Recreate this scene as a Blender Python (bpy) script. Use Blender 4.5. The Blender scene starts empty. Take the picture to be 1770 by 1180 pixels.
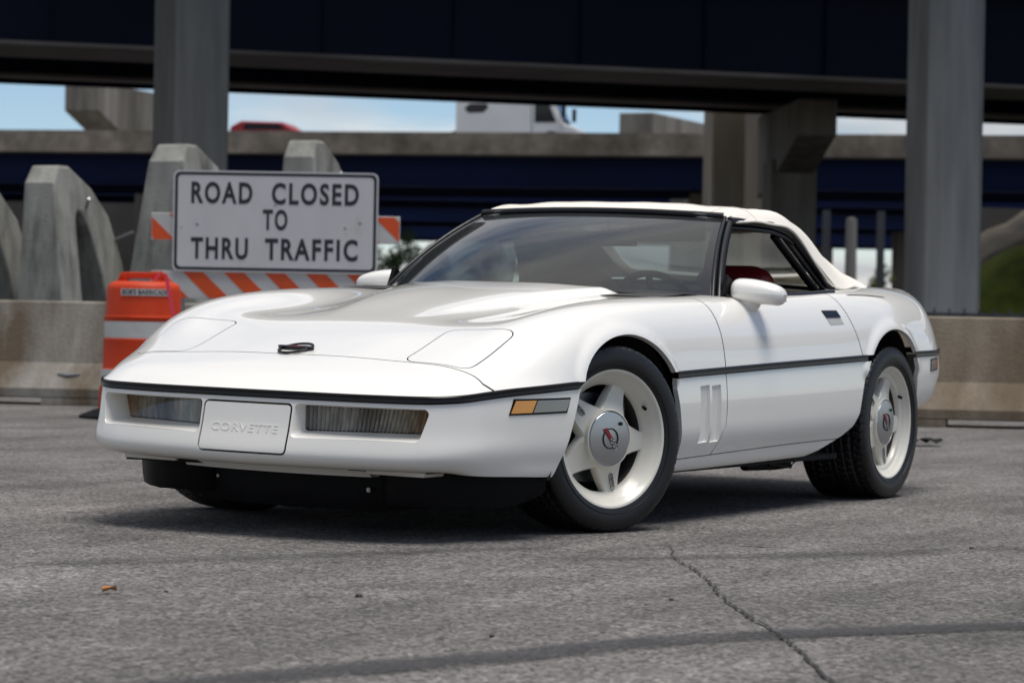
import bpy, bmesh, math, random
import numpy as np
from mathutils import Vector, Matrix
from mathutils.bvhtree import BVHTree

R = math.radians
random.seed(7)
scene = bpy.context.scene
col = scene.collection

# ------------------------------------------------------------------ camera
CAM = Vector((8.257, 5.109, 0.7116))
YAW, PITCH, ROLL = R(209.567), R(-0.408), R(1.056)
fwd = Vector((math.cos(PITCH)*math.cos(YAW), math.cos(PITCH)*math.sin(YAW), math.sin(PITCH)))
rgt = Vector((math.sin(YAW), -math.cos(YAW), 0))
upv = rgt.cross(fwd)
r2 = rgt*math.cos(ROLL) + upv*math.sin(ROLL)
u2 = upv*math.cos(ROLL) - rgt*math.sin(ROLL)
cd = bpy.data.cameras.new('camera')
cam = bpy.data.objects.new('camera', cd); col.objects.link(cam)
cam.matrix_world = Matrix(((r2.x, u2.x, -fwd.x, CAM.x), (r2.y, u2.y, -fwd.y, CAM.y),
                           (r2.z, u2.z, -fwd.z, CAM.z), (0, 0, 0, 1)))
cd.lens = 95.28; cd.sensor_width = 36.0; cd.sensor_fit = 'HORIZONTAL'
cd.clip_start = 0.1; cd.clip_end = 6000
cd.dof.use_dof = True; cd.dof.focus_distance = 8.7; cd.dof.aperture_fstop = 5.6
scene.camera = cam

# ------------------------------------------------------------------ sky
SUN_EL = R(78)
SUN_AZ = Vector((0.10, 0.99, 0)).normalized()
world = bpy.data.worlds.new('World'); scene.world = world
world.use_nodes = True
nt = world.node_tree; nt.nodes.clear()
def N(tree, typ, **kw):
    n = tree.nodes.new(typ)
    for k, v in kw.items():
        if k in n.inputs.keys() if isinstance(k, str) else False: n.inputs[k].default_value = v
        else: setattr(n, k, v)
    return n
wo = N(nt, 'ShaderNodeOutputWorld'); bg = N(nt, 'ShaderNodeBackground')
sky = N(nt, 'ShaderNodeTexSky', sky_type='NISHITA', sun_disc=False, sun_elevation=SUN_EL,
        sun_rotation=math.atan2(SUN_AZ.x, SUN_AZ.y), air_density=0.8, dust_density=0.0, ozone_density=3.5)
tc = N(nt, 'ShaderNodeTexCoord')
sep = N(nt, 'ShaderNodeSeparateXYZ'); nt.links.new(tc.outputs['Generated'], sep.inputs[0])
mx = N(nt, 'ShaderNodeMath', operation='MAXIMUM'); nt.links.new(sep.outputs['Z'], mx.inputs[0]); mx.inputs[1].default_value = 0.0
ad = N(nt, 'ShaderNodeMath', operation='ADD'); nt.links.new(mx.outputs[0], ad.inputs[0]); ad.inputs[1].default_value = 0.13
dv = N(nt, 'ShaderNodeVectorMath', operation='DIVIDE'); mpw = N(nt, 'ShaderNodeMapping'); mpw.inputs['Location'].default_value = (-4.1, 5.0, 2.2)
cb = N(nt, 'ShaderNodeCombineXYZ')
for i in range(3): nt.links.new(ad.outputs[0], cb.inputs[i])
nt.links.new(tc.outputs['Generated'], dv.inputs[0]); nt.links.new(cb.outputs[0], dv.inputs[1])
ns = N(nt, 'ShaderNodeTexNoise'); ns.inputs['Scale'].default_value = 0.75; ns.inputs['Detail'].default_value = 9
ns.inputs['Roughness'].default_value = 0.58; ns.inputs['Distortion'].default_value = 0.25
nt.links.new(dv.outputs[0], mpw.inputs['Vector']); nt.links.new(mpw.outputs[0], ns.inputs['Vector'])
cr = N(nt, 'ShaderNodeValToRGB')
cr.color_ramp.elements[0].position = 0.44; cr.color_ramp.elements[1].position = 0.62
nt.links.new(ns.outputs['Fac'], cr.inputs[0])
ns2 = N(nt, 'ShaderNodeTexNoise'); ns2.inputs['Scale'].default_value = 1.9; ns2.inputs['Detail'].default_value = 6
nt.links.new(dv.outputs[0], ns2.inputs['Vector'])
cc = N(nt, 'ShaderNodeValToRGB')
cc.color_ramp.elements[0].position = 0.3; cc.color_ramp.elements[0].color = (4.4, 4.5, 4.7, 1)
cc.color_ramp.elements[1].position = 0.7; cc.color_ramp.elements[1].color = (8.8, 8.6, 8.3, 1)
nt.links.new(ns2.outputs['Fac'], cc.inputs[0])
mixs = N(nt, 'ShaderNodeMix', data_type='RGBA')
nt.links.new(cr.outputs[0], mixs.inputs['Factor']); nt.links.new(sky.outputs[0], mixs.inputs['A']); nt.links.new(cc.outputs[0], mixs.inputs['B'])
nt.links.new(mixs.outputs['Result'], bg.inputs['Color']); bg.inputs['Strength'].default_value = 0.075
nt.links.new(bg.outputs[0], wo.inputs['Surface'])

sd_ = bpy.data.lights.new('sun', 'SUN'); sd_.energy = 2.5; sd_.angle = R(32); sd_.color = (1.0, 0.965, 0.91)
sun = bpy.data.objects.new('sun', sd_); col.objects.link(sun)
to_sun = Vector((SUN_AZ.x*math.cos(SUN_EL), SUN_AZ.y*math.cos(SUN_EL), math.sin(SUN_EL)))
sun.rotation_euler = to_sun.to_track_quat('Z', 'Y').to_euler(); sun.location = (0, 20, 40)

vs = scene.view_settings
vs.view_transform = 'Standard'; vs.look = 'None'; vs.gamma = 1.0; vs.use_curve_mapping = False
vs.exposure = 0.55
scene.cycles.max_bounces = 8; scene.cycles.transparent_max_bounces = 12
scene.cycles.caustics_reflective = False; scene.cycles.caustics_refractive = False
scene.cycles.use_denoising = True
scene.cycles.sample_clamp_indirect = 6.0

# ------------------------------------------------------------------ materials
MATS = {}
def newmat(name):
    m = bpy.data.materials.new(name); m.use_nodes = True
    MATS[name] = m
    return m, m.node_tree, m.node_tree.nodes['Principled BSDF']
def pbr(name, colr, rough=0.5, metal=0.0, coat=0.0, coat_rough=0.03, spec=0.5, var=0.0, vscale=6.0, bump=0.0, bscale=200.0,
        dirt=None, dscale=2.0, dlo=0.5, dhi=0.75, stretch=None, var2=0.0):
    """plain surface with slow colour variation, stains of their own shape and fine relief"""
    m, t, b = newmat(name)
    b.inputs['Base Color'].default_value = (*colr, 1); b.inputs['Roughness'].default_value = rough
    b.inputs['Metallic'].default_value = metal; b.inputs['Coat Weight'].default_value = coat
    b.inputs['Coat Roughness'].default_value = coat_rough; b.inputs['Specular IOR Level'].default_value = spec
    if var or dirt or bump:
        co = N(t, 'ShaderNodeTexCoord'); src = co.outputs['Object']
        if stretch:
            mp = N(t, 'ShaderNodeMapping'); mp.inputs['Scale'].default_value = stretch
            t.links.new(src, mp.inputs['Vector']); ssrc = mp.outputs[0]
        else: ssrc = src
        cur = None
        if var:
            n = N(t, 'ShaderNodeTexNoise'); n.inputs['Scale'].default_value = vscale; n.inputs['Detail'].default_value = 6
            t.links.new(ssrc, n.inputs['Vector'])
            mr = N(t, 'ShaderNodeMapRange'); mr.inputs['From Min'].default_value = 0.3; mr.inputs['From Max'].default_value = 0.7
            mr.inputs['To Min'].default_value = 1-var; mr.inputs['To Max'].default_value = 1+var
            t.links.new(n.outputs['Fac'], mr.inputs['Value'])
            mu = N(t, 'ShaderNodeVectorMath', operation='SCALE'); mu.inputs[0].default_value = colr
            t.links.new(mr.outputs[0], mu.inputs['Scale']); cur = mu.outputs[0]
        if dirt:
            n = N(t, 'ShaderNodeTexNoise'); n.inputs['Scale'].default_value = dscale; n.inputs['Detail'].default_value = 8
            n.inputs['Roughness'].default_value = 0.65
            t.links.new(ssrc, n.inputs['Vector'])
            rp = N(t, 'ShaderNodeMapRange'); rp.inputs['From Min'].default_value = dlo; rp.inputs['From Max'].default_value = dhi
            t.links.new(n.outputs['Fac'], rp.inputs['Value'])
            mi = N(t, 'ShaderNodeMix', data_type='RGBA')
            t.links.new(rp.outputs[0], mi.inputs['Factor'])
            if cur: t.links.new(cur, mi.inputs['A'])
            else: mi.inputs['A'].default_value = (*colr, 1)
            mi.inputs['B'].default_value = (*dirt, 1); cur = mi.outputs['Result']
        if cur: t.links.new(cur, b.inputs['Base Color'])
        if bump:
            n = N(t, 'ShaderNodeTexNoise'); n.inputs['Scale'].default_value = bscale; n.inputs['Detail'].default_value = 4
            t.links.new(src, n.inputs['Vector'])
            bp = N(t, 'ShaderNodeBump'); bp.inputs['Strength'].default_value = bump; bp.inputs['Distance'].default_value = 0.01
            t.links.new(n.outputs['Fac'], bp.inputs['Height']); t.links.new(bp.outputs[0], b.inputs['Normal'])
    return m
PAINT = pbr('white_paint', (0.82, 0.795, 0.745), rough=0.35, coat=1.0, coat_rough=0.02, spec=0.5, bump=0.035, bscale=7)
BUMPER = pbr('bumper_paint', (0.80, 0.772, 0.715), rough=0.4, coat=0.6, coat_rough=0.12, var=0.02, vscale=3)
CREAM = pbr('wheel_cream', (0.70, 0.67, 0.585), rough=0.38, coat=0.35, coat_rough=0.15, var=0.04, vscale=9)
RUBBER = pbr('tyre_rubber', (0.0055, 0.0055, 0.0065), rough=0.42, spec=0.45, var=0.25, vscale=14, bump=0.08, bscale=120)
BLACK = pbr('black_trim', (0.004, 0.004, 0.006), rough=0.28, spec=0.35, var=0.2, vscale=20)
BLACKM = pbr('black_plastic', (0.0035, 0.0035, 0.0045), rough=0.5, spec=0.14, var=0.3, vscale=8, bump=0.05, bscale=300)
DARK = pbr('dark_void', (0.006, 0.006, 0.006), rough=0.9)
SEAMB = pbr('seam_black', (0.010, 0.010, 0.010), rough=0.8)
CLOTH = pbr('top_cloth', (0.74, 0.70, 0.63), rough=0.95, spec=0.2, var=0.05, vscale=5, bump=0.25, bscale=500)
REDL = pbr('red_leather', (0.20, 0.008, 0.012), rough=0.42, var=0.12, vscale=10, bump=0.06, bscale=90)
INTR = pbr('interior_dark', (0.025, 0.022, 0.022), rough=0.7)
ALU = pbr('brushed_cap', (0.46, 0.47, 0.49), rough=0.30, metal=1.0)
ALU.node_tree.nodes['Principled BSDF'].inputs['Anisotropic'].default_value = 0.75
STEEL = pbr('dull_steel', (0.30, 0.30, 0.31), rough=0.45, metal=1.0, var=0.15, vscale=20)
EMBRED = pbr('emblem_red', (0.22, 0.01, 0.02), rough=0.3)
EMBWHT = pbr('emblem_white', (0.6, 0.6, 0.6), rough=0.3)
AMBER = pbr('amber_lens', (0.62, 0.24, 0.012), rough=0.12, coat=1.0)
REDLENS = pbr('red_lens', (0.30, 0.02, 0.02), rough=0.12, coat=1.0)
CLEARL = pbr('clear_lens', (0.17, 0.17, 0.16), rough=0.15, coat=1.0)
def glassmat(name, tint, ior=1.5, rough=0.0, dust_haze=0.0):
    m, t, b = newmat(name)
    out = t.nodes['Material Output']; t.nodes.remove(b)
    tr = N(t, 'ShaderNodeBsdfTransparent'); tr.inputs[0].default_value = (*tint, 1)
    gl = N(t, 'ShaderNodeBsdfGlossy'); gl.inputs['Roughness'].default_value = rough
    fr = N(t, 'ShaderNodeFresnel'); ge = N(t, 'ShaderNodeNewGeometry'); mr = N(t, 'ShaderNodeMapRange')
    mr.inputs['To Min'].default_value = ior; mr.inputs['To Max'].default_value = 1/ior      # same film seen from either side
    t.links.new(ge.outputs['Backfacing'], mr.inputs['Value']); t.links.new(mr.outputs[0], fr.inputs['IOR'])
    mi = N(t, 'ShaderNodeMixShader'); t.links.new(fr.outputs[0], mi.inputs[0]); t.links.new(tr.outputs[0], mi.inputs[1]); t.links.new(gl.outputs[0], mi.inputs[2])
    last = mi.outputs[0]
    if dust_haze:  # bluish dusty film, also lifts the glass in place of sky reflection
        df = N(t, 'ShaderNodeBsdfDiffuse'); df.inputs[0].default_value = (.55, .60, .62, 1)
        m2 = N(t, 'ShaderNodeMixShader'); m2.inputs[0].default_value = dust_haze
        t.links.new(last, m2.inputs[1]); t.links.new(df.outputs[0], m2.inputs[2]); last = m2.outputs[0]
    t.links.new(last, out.inputs['Surface'])
    return m
GLASS = glassmat('windshield_glass', (0.26, 0.32, 0.33), 1.75, dust_haze=0.03)
SIDEGL = glassmat('side_glass', (0.25, 0.28, 0.28), 1.5)
VINYL = glassmat('clear_vinyl', (0.75, 0.78, 0.78), 1.45, 0.05)

def concrete(name, c, dirt, dscale=1.2, stretch=(1, 1, 0.25), var=0.26, vscale=2.5, dlo=.41, dhi=.66, bump=.5):
    return pbr(name, c, rough=0.9, spec=0.25, var=var, vscale=vscale, dirt=dirt, dscale=dscale, dlo=dlo, dhi=dhi, stretch=stretch, bump=bump, bscale=45)
CONC = concrete('barrier_concrete', (0.27, 0.255, 0.225), (0.13, 0.098, 0.066), dscale=2.0)
CONCB = concrete('barrier_concrete_tan', (0.25, 0.21, 0.16), (0.14, 0.105, 0.07), dscale=1.6)
CONCT = concrete('tall_block_concrete', (0.31, 0.305, 0.275), (0.10, 0.10, 0.085), dscale=3.0, dlo=.42, dhi=.64)
COLC = concrete('column_concrete', (0.185, 0.182, 0.168), (0.10, 0.098, 0.09), dscale=0.8, stretch=(1, 1, 0.12))
COLR = concrete('column_concrete_pale', (0.25, 0.247, 0.235), (0.12, 0.118, 0.11), dscale=0.9, stretch=(1, 1, 0.10), dlo=.42, dhi=.68)
COLC2 = concrete('pier_concrete', (0.25, 0.225, 0.19), (0.09, 0.078, 0.062), dscale=0.7, stretch=(1, 1, 0.1))
PARA = concrete('parapet_concrete', (0.24, 0.205, 0.165), (0.10, 0.085, 0.065), dscale=0.5, stretch=(1, 1, 1.0))
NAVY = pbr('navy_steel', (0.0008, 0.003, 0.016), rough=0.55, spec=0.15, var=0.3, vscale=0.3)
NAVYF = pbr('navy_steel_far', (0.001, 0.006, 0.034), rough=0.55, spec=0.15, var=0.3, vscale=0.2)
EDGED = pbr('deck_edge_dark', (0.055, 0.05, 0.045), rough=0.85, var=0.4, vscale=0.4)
TANC = concrete('tan_column_concrete', (0.36, 0.32, 0.265), (0.15, 0.125, 0.095), dscale=0.7, stretch=(1, 1, 0.1))
SOFFIT = pbr('soffit', (0.16, 0.14, 0.125), rough=0.8, var=0.35, vscale=0.5)  # grey-brown tone stands in for ground light on the navy steel underside
WHITEP = pbr('truck_white', (0.72, 0.72, 0.70), rough=0.5, var=0.05, vscale=1)
REDP = pbr('red_vehicle_paint', (0.30, 0.015, 0.02), rough=0.35)
ORANGE = pbr('orange_plastic', (0.50, 0.036, 0.003), rough=0.55, spec=0.3, var=0.08, vscale=6, dirt=(0.32, 0.04, 0.006), dscale=6, dlo=.58, dhi=.85)
ORSTR = pbr('orange_sheeting', (0.64, 0.072, 0.005), rough=0.4, var=0.08, vscale=8, dirt=(0.36, 0.06, 0.02), dscale=9, dlo=.6, dhi=.85)
REFLW = pbr('white_sheeting', (0.50, 0.49, 0.465), rough=0.45, var=0.06, vscale=8, dirt=(0.38, 0.35, 0.31), dscale=7, dlo=.56, dhi=.85)
SIGNW = pbr('sign_white', (0.55, 0.535, 0.53), rough=0.5, var=0.05, vscale=5, dirt=(0.42, 0.34, 0.28), dscale=4.5, dlo=.6, dhi=.85, stretch=(1, 1, .45))
SIGNB = pbr('sign_black', (0.012, 0.014, 0.018), rough=0.5)
REDFL = pbr('pink_ribbon', (0.75, 0.05, 0.10), rough=0.7)
LEAFB = pbr('dry_leaf', (0.38, 0.16, 0.05), rough=0.8, var=.2, vscale=60)
STONE = pbr('pebble_dark', (0.06, 0.05, 0.045), rough=0.9)
GRASS = pbr('grass_green', (0.17, 0.20, 0.028), rough=0.9, spec=.2, var=0.4, vscale=1.5, dirt=(0.06, 0.085, 0.02), dscale=.8)
LEAFG = pbr('leaf_green', (0.045, 0.085, 0.025), rough=0.7, var=0.4, vscale=1.2)
PALMG = pbr('palm_green', (0.035, 0.07, 0.025), rough=0.6, var=0.3, vscale=1.2)
BARK = pbr('bark', (0.12, 0.09, 0.065), rough=0.95, var=.2, vscale=4)
FENCE = pbr('fence_dark', (0.035, 0.038, 0.042), rough=0.6)
TANW = pbr('tan_wall', (0.42, 0.28, 0.17), rough=0.9, var=.1, vscale=.5)
GALV = pbr('galvanised_pole', (0.17, 0.16, 0.145), rough=0.7)

def ground_material():
    m, t, b = newmat('asphalt')
    co = N(t, 'ShaderNodeTexCoord'); src = co.outputs['Object']
    def noise(scale, detail, rough=.5, vec=None, w=None):
        n = N(t, 'ShaderNodeTexNoise'); n.inputs['Scale'].default_value = scale; n.inputs['Detail'].default_value = detail
        n.inputs['Roughness'].default_value = rough; t.links.new(vec or src, n.inputs['Vector']); return n.outputs['Fac']
    def mr(v, a, b_, c, d):
        n = N(t, 'ShaderNodeMapRange'); n.inputs['From Min'].default_value = a; n.inputs['From Max'].default_value = b_
        n.inputs['To Min'].default_value = c; n.inputs['To Max'].default_value = d; t.links.new(v, n.inputs['Value']); return n.outputs[0]
    def mul(a, b_):
        n = N(t, 'ShaderNodeMath', operation='MULTIPLY'); t.links.new(a, n.inputs[0])
        if isinstance(b_, float): n.inputs[1].default_value = b_
        else: t.links.new(b_, n.inputs[1])
        return n.outputs[0]
    mp = N(t, 'ShaderNodeMapping'); mp.inputs['Rotation'].default_value = (0, 0, R(-58)); mp.inputs['Scale'].default_value = (0.28, 2.0, 1)
    t.links.new(src, mp.inputs['Vector'])
    big = mr(noise(0.55, 8, .65), .3, .7, .62, 1.32)
    streak = mr(noise(1.3, 8, .66, mp.outputs[0]), .32, .68, .66, 1.22)
    vor = N(t, 'ShaderNodeTexVoronoi'); vor.inputs['Scale'].default_value = 105; t.links.new(src, vor.inputs['Vector'])
    sepc = N(t, 'ShaderNodeSeparateColor'); t.links.new(vor.outputs['Color'], sepc.inputs[0])
    agg = mr(sepc.outputs[0], 0, 1, .38, 1.80)
    fine = mr(noise(230, 3, .6), .3, .7, .60, 1.40)
    stain = mr(noise(1.1, 5, .55), .54, .68, 1.0, .60); worn = mr(noise(2.3, 6, .6), .55, .75, 1.0, 1.25)
    v2 = N(t, 'ShaderNodeTexVoronoi'); v2.inputs['Scale'].default_value = 62; t.links.new(src, v2.inputs['Vector'])
    s2 = N(t, 'ShaderNodeSeparateColor'); t.links.new(v2.outputs['Color'], s2.inputs[0])
    agg = mul(agg, mul(mr(s2.outputs[0], .80, .92, 1.0, 1.42), mr(s2.outputs[2], .84, .92, 1.0, .58)))
    v = mul(mul(mul(big, streak), mul(stain, worn)), mul(agg, fine))
    ramp = N(t, 'ShaderNodeMix', data_type='RGBA')
    t.links.new(sepc.outputs[1], ramp.inputs['Factor'])
    ramp.inputs['A'].default_value = (0.120, 0.111, 0.105, 1); ramp.inputs['B'].default_value = (0.130, 0.122, 0.118, 1)
    sc_ = N(t, 'ShaderNodeVectorMath', operation='SCALE'); t.links.new(ramp.outputs['Result'], sc_.inputs[0]); t.links.new(v, sc_.inputs['Scale'])
    t.links.new(sc_.outputs[0], b.inputs['Base Color'])
    b.inputs['Roughness'].default_value = 0.88; b.inputs['Specular IOR Level'].default_value = 0.3
    h = N(t, 'ShaderNodeMath', operation='ADD'); t.links.new(vor.outputs['Distance'], h.inputs[0]); t.links.new(noise(320, 3), h.inputs[1])
    bp = N(t, 'ShaderNodeBump'); bp.inputs['Strength'].default_value = 0.5; bp.inputs['Distance'].default_value = 0.004
    t.links.new(h.outputs[0], bp.inputs['Height']); t.links.new(bp.outputs[0], b.inputs['Normal'])
    return m
ASPHALT = ground_material()
def mark_material(name, top):
    m, t, b = newmat(name)
    out = t.nodes['Material Output']
    b.inputs['Base Color'].default_value = (0.035, 0.034, 0.037, 1); b.inputs['Roughness'].default_value = .8
    co = N(t, 'ShaderNodeTexCoord')
    n1 = N(t, 'ShaderNodeTexNoise'); n1.inputs['Scale'].default_value = 90; n1.inputs['Detail'].default_value = 4
    n2 = N(t, 'ShaderNodeTexNoise'); n2.inputs['Scale'].default_value = 4; n2.inputs['Detail'].default_value = 4
    t.links.new(co.outputs['Object'], n1.inputs['Vector']); t.links.new(co.outputs['Object'], n2.inputs['Vector'])
    at = N(t, 'ShaderNodeAttribute', attribute_name='edge')
    s = N(t, 'ShaderNodeMath', operation='ADD'); t.links.new(n1.outputs['Fac'], s.inputs[0]); t.links.new(n2.outputs['Fac'], s.inputs[1])
    r = N(t, 'ShaderNodeMapRange'); r.inputs['From Min'].default_value = .65; r.inputs['From Max'].default_value = 1.25
    r.inputs['To Min'].default_value = .22*top; r.inputs['To Max'].default_value = .95*top
    t.links.new(s.outputs[0], r.inputs['Value'])
    mu = N(t, 'ShaderNodeMath', operation='MULTIPLY'); t.links.new(r.outputs[0], mu.inputs[0]); t.links.new(at.outputs['Fac'], mu.inputs[1])
    tr = N(t, 'ShaderNodeBsdfTransparent'); mi = N(t, 'ShaderNodeMixShader')
    t.links.new(mu.outputs[0], mi.inputs[0]); t.links.new(tr.outputs[0], mi.inputs[1]); t.links.new(b.outputs[0], mi.inputs[2])
    t.links.new(mi.outputs[0], out.inputs['Surface'])
    return m
MARK = mark_material('rubber_mark', 1.0); MARKF = mark_material('faint_rubber_mark', .45)

# ------------------------------------------------------------------ helpers
def tag(o, label=None, cat=None, group=None, kind=None):
    if label: o['label'] = label
    if cat: o['category'] = cat
    if group: o['group'] = group
    if kind: o['kind'] = kind
    return o
def empty(name, loc=(0, 0, 0), rz=0, parent=None):
    o = bpy.data.objects.new(name, None); col.objects.link(o); o.location = loc; o.rotation_euler = (0, 0, rz)
    o.empty_display_size = .1
    if parent: o.parent = parent
    return o
class MB:
    def __init__(s): s.v = []; s.f = []; s.m = []
    def add(s, vs_, fs, mi=0):
        b = len(s.v); s.v += [tuple(p) for p in vs_]; s.f += [tuple(i+b for i in f) for f in fs]; s.m += [mi]*len(fs); return s
    def box(s, c, d, rz=0, mi=0, M=None):
        x, y, z = [a/2 for a in d]; M = M or (Matrix.Translation(c) @ Matrix.Rotation(rz, 4, 'Z'))
        vs_ = [M @ Vector((sx*x, sy*y, sz*z)) for sz in (-1, 1) for sx, sy in ((-1, -1), (1, -1), (1, 1), (-1, 1))]
        return s.add(vs_, [(3, 2, 1, 0), (4, 5, 6, 7), (0, 1, 5, 4), (1, 2, 6, 5), (2, 3, 7, 6), (3, 0, 4, 7)], mi)
    def prism(s, poly, a, b, fn, mi=0):
        """poly of 2D points, extruded from a to b; fn(p,q,t) gives the 3D point"""
        n = len(poly); vs_ = [fn(p, q, a) for p, q in poly] + [fn(p, q, b) for p, q in poly]
        return s.add(vs_, [tuple(range(n))[::-1], tuple(range(n, 2*n))] + [(i, (i+1) % n, n+(i+1) % n, n+i) for i in range(n)], mi)
    def tube(s, path, r, n=8, closed=False, mi=0, flat=1.0):
        path = [Vector(p) for p in path]; m = len(path); rs = r if isinstance(r, (list, tuple)) else [r]*m
        vs_ = []; ref = None
        for i, p in enumerate(path):
            a = path[(i-1) % m] if (closed or i > 0) else path[i]; b = path[(i+1) % m] if (closed or i < m-1) else path[i]
            tg = (b-a).normalized()
            if ref is None: ref = Vector((0, 0, 1)) if abs(tg.z) < .9 else Vector((1, 0, 0))
            n1 = (ref - tg*ref.dot(tg)).normalized(); ref = n1; n2 = tg.cross(n1)
            for k in range(n):
                an = 2*math.pi*k/n; vs_.append(p + (n1*math.cos(an)*flat + n2*math.sin(an))*rs[i])
        fs = [(i*n+k, i*n+(k+1) % n, ((i+1) % m)*n+(k+1) % n, ((i+1) % m)*n+k) for i in range(m if closed else m-1) for k in range(n)]
        if not closed: fs += [tuple(range(n))[::-1], tuple((m-1)*n+k for k in range(n))]
        return s.add(vs_, fs, mi)
    def lathe(s, prof, n=48, axis='Z', mi=0, a0=0, a1=2*math.pi, M=None):
        full = abs(a1-a0-2*math.pi) < 1e-6; cnt = n if full else n+1; vs_ = []
        for k in range(cnt):
            a = a0+(a1-a0)*k/n; ca, sa = math.cos(a), math.sin(a)
            for r, h in prof:
                p = Vector((r*ca, r*sa, h)) if axis == 'Z' else Vector((r*ca, h, r*sa))
                vs_.append(M @ p if M else p)
        L = len(prof); fs = []
        for k in range(n):
            k2 = (k+1) % cnt
            for i in range(L-1):
                q = (k*L+i, k2*L+i, k2*L+i+1, k*L+i+1)
                fs.append(q if axis == 'Z' else q[::-1])
        return s.add(vs_, fs, mi)
    def grid(s, P, mi=0, flip=False):
        nu, nv = len(P), len(P[0]); vs_ = [p for row in P for p in row]
        fs = []
        for i in range(nu-1):
            for j in range(nv-1):
                q = (i*nv+j, (i+1)*nv+j, (i+1)*nv+j+1, i*nv+j+1); fs.append(q[::-1] if flip else q)
        return s.add(vs_, fs, mi)
    def build(s, name, mats, parent=None, smooth=None, bevel=0, tf=None, recalc=False):
        me = bpy.data.meshes.new(name)
        vv = [tf(p) for p in s.v] if tf else s.v
        me.from_pydata([tuple(p) for p in vv], [], s.f)
        if not isinstance(mats, (list, tuple)): mats = [mats]
        for m in mats: me.materials.append(m)
        me.polygons.foreach_set('material_index', s.m)
        if recalc:
            bm = bmesh.new(); bm.from_mesh(me); bmesh.ops.recalc_face_normals(bm, faces=bm.faces); bm.to_mesh(me); bm.free()
        if smooth is not None:
            me.polygons.foreach_set('use_smooth', [True]*len(me.polygons)); me.set_sharp_from_angle(angle=R(smooth))
        me.update()
        o = bpy.data.objects.new(name, me); col.objects.link(o)
        if parent: o.parent = parent
        if bevel:
            b = o.modifiers.new('bevel', 'BEVEL'); b.width = bevel; b.segments = 2; b.limit_method = 'ANGLE'; b.angle_limit = R(35)
        return o
def text_mesh(body, size, extrude=0.002, bold=0.0, spacing=1.0, align='CENTER'):
    cu = bpy.data.curves.new('lettering', 'FONT'); cu.body = body; cu.size = size; cu.extrude = extrude; cu.offset = bold*size
    cu.align_x = align; cu.align_y = 'CENTER'; cu.space_character = spacing; cu.resolution_u = 4
    o = bpy.data.objects.new('lettering', cu); col.objects.link(o)
    dg = bpy.context.evaluated_depsgraph_get()
    me = bpy.data.meshes.new_from_object(o.evaluated_get(dg)); bpy.data.objects.remove(o); bpy.data.curves.remove(cu)
    return me
def put_text(name, body, size, M, mat, parent=None, extrude=.002, bold=0, spacing=1.0, sx=1.0, width=None):
    me = text_mesh(body, size, extrude, bold, spacing)
    if width: xs = [v.co.x for v in me.vertices]; sx = width/(max(xs)-min(xs))
    if True:
        pass
    me.transform(Matrix.Diagonal((sx, 1, 1, 1))); me.transform(M)
    me.materials.clear(); me.materials.append(mat); me.name = name
    o = bpy.data.objects.new(name, me); col.objects.link(o)
    if parent: o.parent = parent
    return o
def frame(o, x, z):
    """matrix with given origin, x axis and z axis"""
    x = Vector(x).normalized(); z = Vector(z); z = (z - x*z.dot(x)).normalized(); y = z.cross(x)
    return Matrix(((x.x, y.x, z.x, o[0]), (x.y, y.y, z.y, o[1]), (x.z, y.z, z.z, o[2]), (0, 0, 0, 1)))
FW2 = Vector((math.cos(YAW), math.sin(YAW), 0)); RT2 = Vector((math.sin(YAW), -math.cos(YAW), 0))
def at(s, d, z=0.0):
    """place on the site: s metres along the barrier line, d metres across the yard towards the bridges"""
    return Vector((CAM.x, CAM.y, 0)) + RT2*s + FW2*d + Vector((0, 0, z))
SITE = math.atan2(RT2.y, RT2.x)      # heading of the s axis
def smooth_step(x): x = max(0, min(1, x)); return x*x*(3-2*x)
# ================================================================== ground
g_ = MB(); g_.grid([[(-2500, -2500, 0), (-2500, 2500, 0)], [(2500, -2500, 0), (2500, 2500, 0)]], flip=True)
tag(g_.build('ground', ASPHALT), kind='structure')
def ribbon(name, pts, widths, mat, z, label, cat, sub=10, wob=0.0, seed=1, group=None):
    rnd = random.Random(seed); P_ = [Vector((x, y, 0)) for x, y in pts]; dense = []; wd = []
    for i in range(len(P_)-1):
        for k in range(sub):
            t = k/sub; a = P_[max(0, i-1)]; b = P_[i]; c = P_[i+1]; d = P_[min(len(P_)-1, i+2)]
            dense.append(.5*((2*b)+(c-a)*t+(2*a-5*b+4*c-d)*t*t+(3*b-a-3*c+d)*t**3)); wd.append(widths[i]*(1-t)+widths[i+1]*t)
    dense.append(P_[-1]); wd.append(widths[-1]); rows = []
    for i, p in enumerate(dense):
        tg = (dense[min(i+1, len(dense)-1)]-dense[max(i-1, 0)]).normalized(); n = Vector((-tg.y, tg.x, 0))
        q = p+n*rnd.uniform(-wob, wob); w = wd[i]*rnd.uniform(.75, 1.25) if wob else wd[i]
        rows.append([tuple(q+n*w*s+Vector((0, 0, z))) for s in (-.5, -.3, 0, .3, .5)])
    mb = MB(); mb.grid(rows); o = mb.build(name, mat)
    at_ = o.data.attributes.new('edge', 'FLOAT', 'POINT'); vals = []
    for i in range(len(rows)):
        e = min(1, min(i, len(rows)-1-i)/(len(rows)*.12+.01)); vals += [v*e for v in (0, .8, 1, .8, 0)]
    at_.data.foreach_set('value', vals)
    return tag(o, label, cat, group)
ribbon('tyre_mark', [(4.25,1.93),(3.94,2.03),(3.64,2.119),(3.253,2.263),(2.778,2.412),(2.43,2.614),(1.948,2.967),(1.45,3.4)], [.22,.22,.22,.22,.20,.20,.19,.18], MARK, .004,
       'broad dark tyre mark curving across the asphalt nearest the viewer', 'tyre mark', group='tyre marks on the asphalt')
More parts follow.
